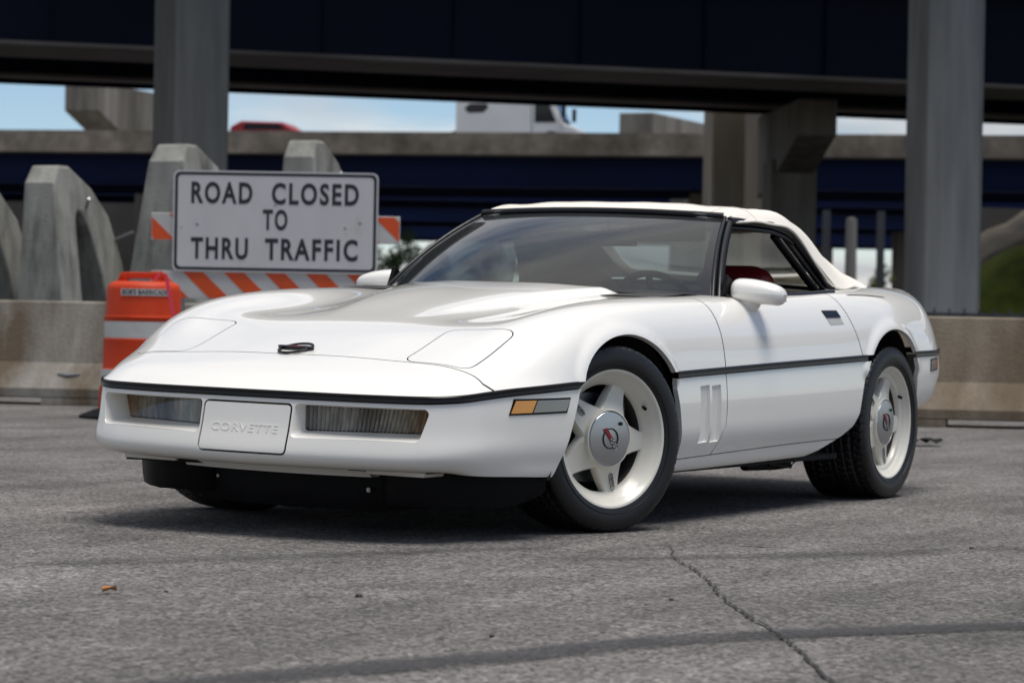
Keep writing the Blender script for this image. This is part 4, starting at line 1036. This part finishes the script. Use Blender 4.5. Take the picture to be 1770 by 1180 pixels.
    # fog lamps: pocket walls, ribbed lens
    outer_l = [Vector(yz_at(lower, sg*0+p[0], p[1])) for p in FOGO]
    lens_c = [(.198,.435),(.618,.435),(.594,.357),(.198,.353)]
    inn = rounded(lens_c, .010)
    back = lambda y: .938-.11*max(0, y-.2)/.4
    mid = [o_.lerp(Vector((back(p[0])+.012, p[0], p[1])), .55)+Vector((.000, 0, 0)) for o_, p in zip(outer_l, inn)]
    inner = [Vector((back(p[0]), p[0], p[1])) for p in inn]
    rim_in = [o_+Vector((-.004, (q.y-o_.y)*.10, (q.z-o_.z)*.10)) for o_, q in zip(outer_l, inner)]
    m = MB(); rows = [outer_l, rim_in, mid, inner]
    rows = [[Vector((p.x, sg*p.y, p.z)) for p in r]+[Vector((r[0].x, sg*r[0].y, r[0].z))] for r in rows]
    m.grid(rows); m.build('lamp_pocket', BUMPER, front_bumper, smooth=50, tf=lean, recalc=True)
    m = MB(); nr = 30; rows = []
    for i in range(nr*4+1):
        t = i/(nr*4); row = []
        for j in range(5):
            a, b = quad(lens_c)(t, j/4); row.append((back(a)+.001+.0035*(1+math.cos(2*math.pi*i/4)), sg*a, b))
        rows.append(row)
    m.grid(rows, flip=sg > 0); m.build('fog_lens', None, front_bumper, smooth=60, tf=lean) if False else None
    FOGM = MATS.get('fog_lens_glass')
    if FOGM is None:
        FOGM, t_, b_ = newmat('fog_lens_glass')
        b_.inputs['Roughness'].default_value = .18; b_.inputs['Coat Weight'].default_value = 1.0
        co = N(t_, 'ShaderNodeTexCoord'); sp = N(t_, 'ShaderNodeSeparateXYZ'); t_.links.new(co.outputs['Object'], sp.inputs[0])
        ab_ = N(t_, 'ShaderNodeMath', operation='ABSOLUTE'); t_.links.new(sp.outputs['Y'], ab_.inputs[0])
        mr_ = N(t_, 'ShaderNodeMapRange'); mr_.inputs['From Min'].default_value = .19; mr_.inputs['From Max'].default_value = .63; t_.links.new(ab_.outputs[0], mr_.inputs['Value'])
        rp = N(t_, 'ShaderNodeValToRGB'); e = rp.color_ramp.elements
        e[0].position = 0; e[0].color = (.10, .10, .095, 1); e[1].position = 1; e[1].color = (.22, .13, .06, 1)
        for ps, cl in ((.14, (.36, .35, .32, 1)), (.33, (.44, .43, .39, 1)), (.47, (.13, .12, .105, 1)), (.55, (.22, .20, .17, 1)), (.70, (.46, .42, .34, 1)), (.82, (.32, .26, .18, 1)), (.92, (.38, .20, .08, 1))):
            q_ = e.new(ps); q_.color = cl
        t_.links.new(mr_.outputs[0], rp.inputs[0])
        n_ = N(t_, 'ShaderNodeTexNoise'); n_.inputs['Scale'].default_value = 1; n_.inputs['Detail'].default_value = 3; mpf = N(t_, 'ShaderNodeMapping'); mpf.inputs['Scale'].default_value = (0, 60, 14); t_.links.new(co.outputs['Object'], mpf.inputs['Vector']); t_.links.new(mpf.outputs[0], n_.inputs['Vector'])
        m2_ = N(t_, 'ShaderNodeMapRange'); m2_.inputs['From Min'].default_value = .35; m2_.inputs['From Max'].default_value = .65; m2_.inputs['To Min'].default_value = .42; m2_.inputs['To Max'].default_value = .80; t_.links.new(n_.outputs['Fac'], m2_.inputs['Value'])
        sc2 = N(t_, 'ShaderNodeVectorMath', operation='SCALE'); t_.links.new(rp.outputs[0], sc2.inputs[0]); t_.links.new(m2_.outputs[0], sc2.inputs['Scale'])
        t_.links.new(sc2.outputs[0], b_.inputs['Base Color'])
    m.build('fog_lens', FOGM, front_bumper, smooth=60, tf=lean)
    fr = [Vector((back(p[0])+.003, sg*p[0], p[1])) for p in inn]
    MB().tube(fr, .0035, 6, closed=True).build('lens_frame', BLACK, front_bumper, smooth=60, tf=lean)

# plate lettering, raised in the panel
pn = Vector((.985, -.0, .352)); px_ = yz_at(lower, .0, .352); ptop = yz_at(lower, 0, .42); pbot = yz_at(lower, 0, .29)
upd = (Vector(ptop)-Vector(pbot)).normalized(); pnor = Vector((0, 1, 0)).cross(upd).normalized()
Mt = frame(Vector(px_)+pnor*(.0005), (0, 1, 0), pnor)
o = put_text('plate_lettering', 'CORVETTE', .038, Mt, BUMPER, front_bumper, extrude=.0009, bold=.004, spacing=1.1, width=.262)
for v in o.data.vertices:
    dd = (v.co-Vector(px_)).dot(pnor); h = yz_at(lower, abs(v.co.y), v.co.z)
    v.co = Vector(lean((h.x+pnor.x*dd, v.co.y, v.co.z)))
# air dam and lower beam
dam = MB()
def arc(y0, y1, n, x0, bow): return [(x0-bow*(abs(y)/.7)**2.2, y) for y in [y0+(y1-y0)*k/n for k in range(n+1)]]
def skirt(mb, pts, zt_, zbs, th=.012):
    n = len(pts); rows = [[], [], [], [], [], []]
    for i, (x, y) in enumerate(pts):
        zb_ = zbs[i]; wv = .0022*math.sin(i*.55)+.0012*math.sin(i*1.9)
        for k, (o_, f) in enumerate(((0, 0), (.001, .35), (-.004+wv*.5, .75), (-.012+wv, 1), (-.012+wv-th, 1), (-th, 0))): rows[k].append((x+o_, y, zt_+(zb_+wv-zt_)*f))
    mb.grid(rows)
def wall(mb, pts, zt_, zb_, th=.012, lead=.0):
    A = [(x, y, zt_) for x, y in pts]; B = [(x+lead, y, zb_) for x, y in pts]
    A2 = [(x-th, y, zt_) for x, y in pts]; B2 = [(x+lead-th, y, zb_) for x, y in pts]
    mb.grid([A, B, B2, A2, A])
skirt(dam, arc(-.52, .52, 40, .715, .10), .205, [.080+.030*(abs(k-20)/20)**4 for k in range(41)])
dam.build('air_dam', BLACKM, car, smooth=50, tf=lean, recalc=True)
for sg in (1, -1):
    m = MB(); pts = []
    ring = [(.70, .34), (.755, .39), (.775, .45), (.768, .52), (.742, .585), (.70, .635), (.63, .70), (.545, .762), (.462, .812)]
    ring = densify(ring, 28); skirt(m, [(x, sg*y) for x, y in ring], .245, [.112+.012*(k/27)+.045*max(0, (k-19)/8)**2.5 for k in range(28)], th=.014); m.build('dam_corner', BLACKM, car, smooth=50, tf=lean, recalc=True)
    m = MB(); m.box((.80, sg*.49, .228), (.13, .22, .020)); m.build('dam_bracket', BUMPER, car, bevel=.006, tf=lean)
m = MB(); wall(m, arc(-.37, .37, 20, .90, .22), .246, .205, th=.05, lead=-.03); m.build('lower_beam', BUMPER, car, smooth=50, tf=lean, recalc=True)
for y in (-.17, .10, -.32): MB().lathe([(0, .004), (.006, .003), (.007, 0)], 10, M=Matrix.Translation((.703, y, .165)) @ Matrix.Rotation(R(90), 4, 'Y')).build('dam_screw', STEEL, car, tf=lean)
MB().box((.72, .30, .155), (.010, .014, .016)).build('dam_clip', CREAM, car, tf=lean, bevel=.004)
# underside and wheel housings
m = MB(); m.box((-1.0, 0, .215), (3.0, 1.36, .05)); m.box((-2.95, 0, .44), (.85, 1.3, .05)); m.box((.55, 0, .24), (.6, 1.2, .04)); m.box((-1.1, 0, .19), (1.9, 1.60, .02))
m.box((.0, 0, .42), (.9, .80, .36)); m.box((-2.45, 0, .45), (.7, .74, .3))
m.build('underbody', DARK, car)
m = MB(); m.tube([(-1.45, .66, .165), (-1.7, .68, .16), (-1.78, .70, .165)], .02, 8); m.tube([(-1.55,.72,.17),(-1.72,.74,.155),(-1.76,.74,.175),(-1.70,.74,.185)], .007, 6); m.build('exhaust_bracket', BLACKM, car, smooth=50)
for xc, zc, rr in ((-.015, .325, FAD), (-2.43, .35, RAD)):
    for sg in (1, -1):
        m = MB(); P_ = []
        for (px0, pz0) in rr:
            k_ = 1.05; P_.append([(xc+(px0-xc)*k_, sg*y, .33+(pz0-.33)*k_) for y in (.845, .7, .5, .36)])
        m.grid(P_, flip=sg < 0); m.add([r[-1] for r in P_], [tuple(range(len(P_)))])
        m.build('wheel_housing', DARK, car, smooth=50, tf=lean)

# hood badge
def hood_at(x, y):
    h = upper.bvh.ray_cast(Vector((x, y, 2)), Vector((0, 0, -1))); return h[0]
bc = Vector(hood_at(.715, 0)); bn = Vector(upper.normal(bc)); Mb = frame(bc+bn*.006, (0, 1, 0), bn)
m = MB()
m.tube([Mb @ Vector((.054*math.cos(a)+.012*math.sin(a), .050*math.sin(a), 0)) for a in [2*math.pi*k/40 for k in range(40)]], .0042, 8, closed=True)
m.build('hood_badge', BLACK, hood, smooth=50, tf=lean)
m = MB(); fl_ = [(-.073, .010), (-.060, .024), (.045, .016), (.073, -.010), (.045, -.022), (-.070, -.010)]
m.prism([(x*.98-y*.3, y*.36) for x, y in fl_], -.004, .007, lambda p, q, t: Mb @ Vector((p, q, t))); m.build('badge_flag', BLACK, hood, tf=lean, recalc=True)
m = MB(); m.prism([(-.02, .004), (.03, .003), (.03, -.002), (-.02, -.001)], .006, .0078, lambda p, q, t: Mb @ Vector((p, q, t))); m.build('badge_red', EMBRED, hood, tf=lean, recalc=True)

# ------------------------------------------------------------- glasshouse
def ws(t, s):
    b = np.array((-.595-.40*abs(t)**2.3, .722*t, .846-.018*t*t)); a = np.array((-1.375-.085*t*t, .548*t, 1.158-.012*t*t))
    p = b*(1-s)+a*s; p[0] += .030*4*s*(1-s)*(1-.3*t*t); p[2] += .028*4*s*(1-s)*(1-.3*t*t)
    return tuple(p)
TS = [-1+2*k/40 for k in range(41)]; SS = [k/16 for k in range(17)]
g = MB(); g.grid([[ws(t*.957, .035+s*.93) for s in SS] for t in TS]); shield = g.build('windshield', GLASS, car, smooth=60, tf=lean)
g = MB(); KT = .957; inn = [(KT*a, .035) for a in TS]+[(KT, .035+.93*q) for q in SS[1:]]+[(KT*a, .965) for a in TS[::-1][1:]]+[(-KT, .035+.93*q) for q in SS[::-1][1:-1]]
oo = [(a, 0) for a in TS]+[(1, q) for q in SS[1:]]+[(a, 1) for a in TS[::-1][1:]]+[(-1, q) for q in SS[::-1][1:-1]]
ring = [[Vector(ws(*a)) for a in oo], [Vector(ws(*a)) for a in inn]]; ring = [r+[r[0]] for r in ring]
g.grid(ring); FRIT = pbr('glass_border', (.02, .02, .024), rough=.12, spec=.6)
g.build('windshield_border', FRIT, car, smooth=60, tf=lean, recalc=True)
for sg in (1, -1):
    pa = [Vector(ws(sg*1.0, s)) for s in SS]
    out3 = Vector((-.25, sg*.95, .2))
    m = MB(); m.tube([p+out3*.004 for p in pa], .009, 8); m.build('pillar_trim', BLACK, car, smooth=50, tf=lean)
    m = MB(); m.tube([p+out3*.016+Vector((-.026, 0, -.006)) for p in pa], .013, 8); m.build('windshield_pillar', BLACK, car, smooth=50, tf=lean)
    m = MB(); m.tube([p+out3*.010+Vector((-.055, -sg*.01, -.012)) for p in pa], .020, 8); m.build('pillar_inner', BLACKM, car, smooth=50, tf=lean)
    # side window frame: roof rail, rear post, belt moulding
    rail = [(-1.46, .570, 1.134), (-1.60, .602, 1.134), (-1.75, .618, 1.130), (-1.87, .628, 1.112), (-1.93, .636, 1.090)]
    post = [(-1.915, .632, 1.098), (-1.96, .645, 1.060), (-2.04, .672, .990), (-2.12, .705, .915), (-2.15, .722, .884)]
    mir = lambda L: [(x, sg*y, z) for x, y, z in L]
    m = MB(); m.tube(mir(rail), .017, 8); m.tube([(x, y, z-.026) for x, y, z in mir(rail)], .010, 8); m.build('roof_rail', BLACK, car, smooth=50, tf=lean)
    m = MB(); m.tube(mir(post), .019, 8); m.tube([(x+.045, y-.02*sg, z) for x, y, z in mir(post)], .010, 8); m.build('window_post', BLACK, car, smooth=50, tf=lean)
    m = MB(); m.tube([(x+.10, y-.03*sg, z-.008) for x, y, z in mir(post)], .016, 8); m.build('top_bow', BLACKM, car, smooth=50, tf=lean)
    blt = []
    for k in range(20):
        x = -1.05-1.02*k/19; y = .750+.010*k/19; h = upper.bvh.ray_cast(Vector((x, y+.012, 2)), Vector((0, 0, -1)))[0]; blt.append((x, sg*(y), h.z+.003))
    m = MB(); m.tube(blt, .011, 8); m.build('belt_moulding', BLACK, car, smooth=50, tf=lean)
# header above the windshield
m = MB(); m.tube([Vector(ws(t, 1))+Vector((.004, 0, .007)) for t in TS], .014, 8); m.build('header_trim', BLACK, car, smooth=50, tf=lean)
# passenger side glass, wound up
g = MB(); g.grid([[(-1.03-.41*s, -.738+.155*s, .85+.272*s), (-1.5-.02*s, -.742+.142*s, .86+.265*s), (-2.06+.16*s, -.745+.125*s, .875+.225*s)] for s in [k/8 for k in range(9)]]); g.build('side_window', SIDEGL, car, smooth=60, tf=lean)

# ------------------------------------------------------------- fabric top
TP = [
 [(-1.365,0,1.172),(-1.385,.26,1.169),(-1.425,.49,1.158),(-1.445,.545,1.150),(-1.455,.572,1.136)],
 [(-1.45,0,1.190),(-1.46,.26,1.187),(-1.49,.495,1.174),(-1.505,.565,1.163),(-1.515,.600,1.136)],
 [(-1.60,0,1.207),(-1.60,.26,1.204),(-1.61,.50,1.188),(-1.615,.580,1.175),(-1.62,.624,1.138)],
 [(-1.75,0,1.212),(-1.75,.26,1.209),(-1.75,.505,1.194),(-1.755,.590,1.178),(-1.76,.638,1.136)],
 [(-1.90,0,1.210),(-1.90,.26,1.207),(-1.90,.515,1.192),(-1.895,.600,1.170),(-1.89,.650,1.112)],
 [(-2.03,0,1.202),(-2.03,.26,1.199),(-2.02,.52,1.182),(-1.995,.615,1.140),(-1.965,.668,1.066)],
 [(-2.14,0,1.185),(-2.14,.26,1.180),(-2.125,.53,1.158),(-2.085,.635,1.090),(-2.035,.690,.995)],
 [(-2.25,0,1.140),(-2.25,.26,1.134),(-2.225,.54,1.112),(-2.165,.655,1.030),(-2.095,.718,.925)],
 [(-2.36,0,1.085),(-2.36,.26,1.080),(-2.33,.545,1.062),(-2.24,.668,.985),(-2.155,.735,.889)],
 [(-2.50,0,1.020),(-2.50,.26,1.016),(-2.46,.55,1.010),(-2.36,.668,.950),(-2.29,.730,.891)],
 [(-2.64,0,.966),(-2.64,.26,.964),(-2.60,.555,.968),(-2.52,.650,.930),(-2.48,.700,.898)],
 [(-2.78,0,.922),(-2.78,.26,.922),(-2.74,.56,.932),(-2.68,.630,.915),(-2.66,.665,.901)],
]
TP = np.array(TP); nT = TP.shape[1]
fl2 = np.concatenate([TP[:, :0:-1]*np.array([1, -1, 1]), TP], 1)
u_ = np.concatenate([[0], np.cumsum(np.linalg.norm(np.diff(TP[:, 2], axis=0), axis=1))])
v_ = np.concatenate([[0], np.cumsum(np.mean(np.linalg.norm(np.diff(fl2, axis=1), axis=2), 0))]); v_ -= v_[nT-1]
T1 = spline(u_, fl2, resample(u_, 90)); T2 = np.transpose(spline(v_, np.transpose(T1, (1, 0, 2)), resample(v_[nT-1:], 40)), (1, 0, 2)).copy()
T2[:, 0, 1] = 0
# slack between the bows
xx, yy = T2[..., 0], T2[..., 1]
T2[..., 2] += .0035*np.sin(xx*23+.6)*np.clip(yy*2, 0, 1)+.0022*np.sin(xx*9+yy*31)*np.clip(yy*2, 0, 1)
top = Shell(T2, True, 'v0')
top.carve([(-2.27,-.01),(-2.27,.40),(-2.29,.43),(-2.66,.47),(-2.69,.44),(-2.70,-.01)], XY, (0,), 1, gap=.001)
tp = body_part('fabric_top', [top.part(0, flange=.014, seam=False)], CLOTH, car)
lin = MB(); rows = [[tuple(np.array(T2[i, j])-top.N[i, j]*.016) for j in range(40)] for i in range(90)]
for rr_ in (rows[:52], [r[26:] for r in rows[51:]]): lin.grid(rr_); lin.grid([[(x, -y, z) for x, y, z in r] for r in rr_])
lin.build('top_liner', INTR, car, smooth=60, tf=lean)
body_part('rear_window', [top.part(1, flange=0)], VINYL, car)
for sg in (1, -1):
    pth = [(T2[i, 28, 0], sg*T2[i, 28, 1], T2[i, 28, 2]+.001) for i in range(2, 88)]
    MB().tube(pth, .0022, 5).build('top_seam', CLOTH, tp, tf=lean)
    pth = [(T2[i, -1, 0], sg*(T2[i, -1, 1]+.001), T2[i, -1, 2]) for i in range(0, 90)]
    MB().tube(pth, .005, 6).build('top_hem', CLOTH, tp, tf=lean)
j_ = 12
MB().tube([(T2[j_, k, 0], T2[j_, k, 1], T2[j_, k, 2]+.001) for k in range(39, 0, -1)]+[(T2[j_, k, 0], -T2[j_, k, 1], T2[j_, k, 2]+.001) for k in range(40)], .0022, 5).build('top_seam', CLOTH, tp, tf=lean)

# ------------------------------------------------------------- mirrors
def mirror(sg):
    rows = []; n = 28
    prof = [(0, .02), (.005, .5), (.02, .74), (.06, .90), (.12, .98), (.22, 1.0), (.38, .99), (.52, .94), (.66, .87), (.78, .77), (.88, .64), (.95, .48), (.985, .30), (1, .02)]
    m = MB(); y0, y1 = .750, .952
    for k, (t, r) in enumerate(prof):
        y = y0+(y1-y0)*t; row = []
        zc = .856-.010*t
        for q in range(n+1):
            a = 2*math.pi*q/n; ca, sa = math.cos(a), math.sin(a)
            hz = .053*r if sa > 0 else .042*min(1, r*1.7)
            hx = .075*r**.7 if ca > 0 else .045*r**.3
            row.append((-1.15+hx*math.copysign(abs(ca)**.8, ca), sg*y, zc+hz*math.copysign(abs(sa)**.8, sa)))
        rows.append(row)
    m.grid(rows, flip=sg < 0)
    o = m.build('door_mirror', PAINT, car, smooth=70, tf=lean, recalc=True)
    s_ = MB(); s_.lathe([(.001, .77), (.02, .772), (.035, .785), (.048, .808), (.052, .826)], 20, M=Matrix.Translation((-1.15, sg*.803, 0)))
    s_.build('mirror_stem', PAINT, car, smooth=70, tf=lean, recalc=True)
    g_ = MB(); g_.add([(-1.199, sg*.76, .825), (-1.199, sg*.94, .822), (-1.199, sg*.915, .872), (-1.199, sg*.77, .895)], [(0, 1, 2, 3)]); g_.build('mirror_glass', STEEL, car, tf=lean)
    p_ = MB(); tri = [(-1.035, .838), (-1.165, .842), (-1.11, .900), (-1.075, .918)]
    p_.prism(tri, .733, .752, lambda a, b, t: (a, sg*t, b)); p_.build('mirror_sail', BLACKM, car, tf=lean, bevel=.004, recalc=True)
for sg in (1, -1): mirror(sg)

# ------------------------------------------------------------- cabin
m = MB(); m.box((-1.42, 0, .30), (1.66, 1.40, .03)); m.box((-2.18, 0, .58), (.05, 1.40, .56)); m.box((-.78, 0, .52), (.05, 1.40, .45)); m.box((-1.35, 0, .44), (1.5, .22, .26))
m.build('cabin_floor', INTR, car)
m = MB(); m.grid([[(x, y, z) for y in [-.70+1.4*k/16 for k in range(17)]] for x, z in ((-.62, .825), (-.80, .838), (-.98, .835), (-1.04, .815), (-1.06, .76), (-1.02, .62))]); m.build('dashboard', INTR, car, smooth=50, tf=lean)
for sg in (1, -1):
    m = MB(); m.grid([[(x, sg*(.722-.02*math.sin(math.pi*t)), z) for t, z in ((0, .845), (.3, .80), (.6, .68), (1, .42))] for x in [-1.05-.95*k/8 for k in range(9)]]); m.build('door_trim', REDL, car, smooth=60, tf=lean)
    seat = empty('seat', (-1.66, sg*.375, 0), parent=car)
    def pad(name, path, w, th, taper=1.0):
        mm = MB(); rows = []; n = 20; L = len(path)
        for k, (x, z) in enumerate(path):
            a = path[max(0, k-1)]; b = path[min(L-1, k+1)]; d = Vector((b[0]-a[0], 0, b[1]-a[1])).normalized(); nn = Vector((d.z, 0, -d.x)); e = math.sin(math.pi*(k+.001)/(L-1+.002))**.35
            ww = w*(1-(1-taper)*k/(L-1))
            rows.append([Vector((x, 0, z))+Vector((0, 1, 0))*ww/2*e*math.copysign(abs(math.cos(q))**.5, math.cos(q))+nn*th/2*e*math.copysign(abs(math.sin(q))**.6, math.sin(q)) for q in [2*math.pi*i/n for i in range(n+1)]])
        mm.grid(rows); return mm.build(name, REDL, seat, smooth=70, recalc=True)
    pad('cushion', [(.42-.05*k, .47-.008*k) for k in range(11)], .50, .15)
    pad('backrest', [(-.02-.028*k, .45+.048*k) for k in range(10)], .50, .13, .86)
    pad('headrest', [(-.26-.008*k, .845+.014*k) for k in range(9)], .36, .11, .9)
m = MB(); cs_ = Vector((-1.23, .375, .742)); ax_ = Vector((-.9, 0, .42)).normalized(); Ms = frame(cs_, (0, 1, 0), ax_)
m.tube([Ms @ Vector((.185*math.cos(a), .185*math.sin(a), 0)) for a in [2*math.pi*k/48 for k in range(48)]], .014, 8, closed=True)
for a in (R(0), R(180), R(-90)): m.tube([Ms @ Vector((.05*math.cos(a), .05*math.sin(a), -.02)), Ms @ Vector((.18*math.cos(a), .18*math.sin(a), 0))], .014, 6)
m.lathe([(0, .0), (.06, -.005), (.065, -.05), (.03, -.2)], 20, M=Ms); m.build('steering_wheel', BLACKM, car, smooth=50)
m = MB(); m.box((-1.44, .06, 1.055), (.03, .22, .06)); m.tube([(-1.42, .06, 1.08), (-1.40, .06, 1.15)], .008, 6); m.build('inside_mirror', BLACKM, car, bevel=.01)
for sg in (1, -1): MB().box((-1.475, sg*.29, 1.095), (.02, .34, .10)).build('sun_visor', INTR, car, bevel=.008)

# ------------------------------------------------------------- wheels
def tyre_mesh(width, rad):
    hwid = width/2; side = [(.224, hwid-.022), (.229, hwid-.014), (.240, hwid-.006), (.262, hwid+.001), (.284, hwid), (.301, hwid-.003), (rad-.011, hwid-.008), (rad-.004, hwid-.016)]
    tr_n = 40; tw = hwid-.020
    prof = [(r, h, 0) for r, h in side]+[(rad, tw-2*tw*k/tr_n, 1) for k in range(tr_n+1)]+[(r, -h, 0) for r, h in side[::-1]]
    NT = 384; rows = []
    for k in range(NT+1):
        th = 2*math.pi*(k % NT)/NT; row = []
        for r, h, t in prof:
            if t:
                ah = abs(h); r = rad-.003*(ah/tw)**3
                gr = any(abs(ah-c_) < .0048 for c_ in (.012, .052, .088))
                if ah < .012 and False: gr = True
                ph = (th*60/(2*math.pi)+ah*9*(1 if h > 0 else -1)) % 1.0
                if ah > .052 and ph < .17: gr = True
                if .012 < ah < .052 and (ph*1.0+.4) % 1.0 < .11: gr = True
                if gr: r -= .0065
            elif r > rad-.02:
                ph = (th*60/(2*math.pi)+tw*9*(1 if h > 0 else -1)) % 1.0
                if ph < .17: r -= .003
            row.append((r*math.cos(th), h, r*math.sin(th)))
        rows.append(row)
    mb = MB(); mb.grid(rows, flip=True)
    # raised ring and lettering band on the sidewall
    for sgn in (1, -1):
        mb.lathe([(.254, sgn*(hwid-.001)), (.2545, sgn*(hwid+.0015)), (.2565, sgn*(hwid+.0015)), (.257, sgn*(hwid-.001))], 96, axis='Y')
    return mb
def rim_mesh(dish):
    mb = MB()
    lipy = .128; sy = lipy-dish
    mb.lathe([(.222, .095), (.238, .108), (.243, .118), (.2435, .127), (.241, lipy), (.231, lipy), (.226, lipy-.004), (.223, lipy-.012), (.214, lipy-.018), (.206, lipy-.030), (.190, sy+.008), (.185, sy), (.183, sy-.010)], 96, axis='Y')
    inb = MB(); inb.lathe([(.183, sy-.010), (.184, sy-.045), (.20, -.10), (.21, -.12)], 72, axis='Y')
    A0 = R(112); cap_y = lipy-.018
    for k in range(5):
        a = A0-R(72)*k; ca, sa = math.cos(a), math.sin(a)
        rows = []
        for q in range(13):
            t = q/12; r = .082+(.190-.082)*t; w = .066-.036*t**.9+.012*max(0, (t-.86)/.14)**2
            yt = (cap_y-.016)*(1-t)+(sy+.004)*t-.006*math.sin(math.pi*t); yb = yt-.040+.01*t
            pr_ = [(-w, yb), (-w*.98, yt-.010), (-w*.86, yt-.002), (0, yt+.001), (w*.86, yt-.002), (w*.98, yt-.010), (w, yb)]
            rows.append([(r*ca-o_*sa, h, r*sa+o_*ca) for o_, h in pr_])
        mb.grid(rows)
    mb.lathe([(.1005, cap_y-.05), (.1015, cap_y-.012), (.100, cap_y-.006), (.096, cap_y-.004), (.094, cap_y-.008)], 64, axis='Y')
    return mb, cap_y, sy, A0, inb
TYF = tyre_mesh(.272, .322); TYR = tyre_mesh(.300, .322)
def wheel(x, y, steer, sg, rear):
    w = empty('wheel', (x, sg*y, .3205), rz=steer+(0 if sg > 0 else math.pi), parent=car)
    o = (TYR if rear else TYF)
    key = 'tyre_r' if rear else 'tyre_f'
    if key not in SH: SH[key] = o.build('tyre', RUBBER, w, smooth=38); SH[key].data.name = key
    else:
        c_ = SH[key].copy(); col.objects.link(c_); c_.parent = w
    dish = .042 if rear else .057
    mb, cy, sy, A0, inb = rim_mesh(dish); off = .012 if rear else 0
    sh = Matrix.Translation((0, off, 0)); T_ = lambda p: tuple(sh @ Vector(p))
    mb.build('rim', CREAM, w, smooth=40, tf=T_); inb.build('rim_barrel', BARREL, w, smooth=40, tf=T_)
    m = MB(); m.lathe([(0, cy+.001), (.05, cy), (.090, cy-.003), (.094, cy-.008)], 64, axis='Y'); m.build('center_cap', ALU, w, smooth=40, tf=T_)
    Mc = frame((0, cy+.0022+off, 0), (-1, 0, 0), (0, 1, 0))    # x to the viewer's right
    m = MB(); m.tube([Mc @ Vector((.034*math.cos(a), .034*math.sin(a), 0)) for a in [2*math.pi*k/36 for k in range(36)]], .0022, 6, closed=True); m.build('cap_ring', SEAMB, w)
    rot = R(-52); rt_ = lambda p, q, t: Mc @ Vector((p*math.cos(rot)-q*math.sin(rot), p*math.sin(rot)+q*math.cos(rot), t))
    m = MB(); m.prism([(-.046, -.008), (-.040, .008), (.0, .0075), (.0, -.006)], -.001, .0022, rt_); m.build('cap_flag_red', EMBRED, w, recalc=True)
    m = MB(); m.prism([(.0, -.006), (.0, .0075), (.038, .0075), (.047, -.008)], -.001, .0020, rt_, 0)
    for i in range(5):
        for j in range(3):
            if (i+j) % 2 == 0: m.prism([(.001+.008*i, -.006+.0045*j), (.001+.008*i, -.0015+.0045*j), (.009+.008*i, -.0015+.0045*j), (.009+.008*i, -.006+.0045*j)], .002, .0028, rt_, 1)
    m.build('cap_flag_checked', [EMBWHT, SEAMB], w, recalc=True)
    MB().lathe([(0, .004), (.006, .003), (.0065, -.002)], 14, M=Mc @ Matrix.Translation((.047, .050, 0))).build('cap_lock', BLACK, w)
    # lettering on two spokes
    for q, (r0, slant) in {1: (.150, 0), 3: (.148, 0)}.items():
        a = A0-R(72)*q; d = Vector((math.cos(a), 0, math.sin(a))); t = (r0-.082)/(.190-.082)
        yt = (cy-.016)*(1-t)+(sy+.004)*t-.006*math.sin(math.pi*t)+.0035+off
        o_ = d*r0+Vector((0, yt, 0))
        rd = -d
        put_text('spoke_lettering', 'CALLAWAY', .0125, frame(o_+Vector((0, .002, 0)), rd, (0, 1, 0)), SEAMB, w, extrude=.0006, bold=.02, width=.052)
        m = MB(); Mo = frame(o_, rd, (0, 1, 0))
        m.tube([Mo @ Vector((math.copysign(.026, math.cos(b))+.0085*math.cos(b), .0085*math.sin(b), 0)) for b in [2*math.pi*(k+.5)/24 for k in range(24)]], .0011, 5, closed=True); m.build('lettering_border', SEAMB, w)
    v_a = A0+R(36); vp = Vector((.2*math.cos(v_a), .092+off, .2*math.sin(v_a)))
    MB().tube([vp, vp+Vector((-.012*math.cos(v_a), .022, -.012*math.sin(v_a)))], .006, 8).build('valve', BLACKM, w, smooth=50)
    m = MB(); m.lathe([(.06, .0), (.155, .0), (.155, -.022), (.06, -.022)], 48, axis='Y'); m.build('brake_disc', STEEL, w, smooth=40)
    m = MB(); m.box((-.10, -.005, .10), (.10, .07, .12)); m.build('brake_caliper', STEEL, w, bevel=.01)
    m = MB(); m.lathe([(.0, -.10), (.20, -.10)], 32, axis='Y'); m.build('wheel_back', DARK, w)
    return w
SH = {}; BARREL = pbr('barrel_shade_dark', (.05, .045, .04), rough=.7, var=.3, vscale=12)  # inner barrel darkened in place of the shade between the spokes
wheel(0.0, .735, -R(19.5), 1, False); wheel(0.0, .735, -R(19.5), -1, False)
wheel(-2.443, .735, 0, 1, True); wheel(-2.443, .735, 0, -1, True)
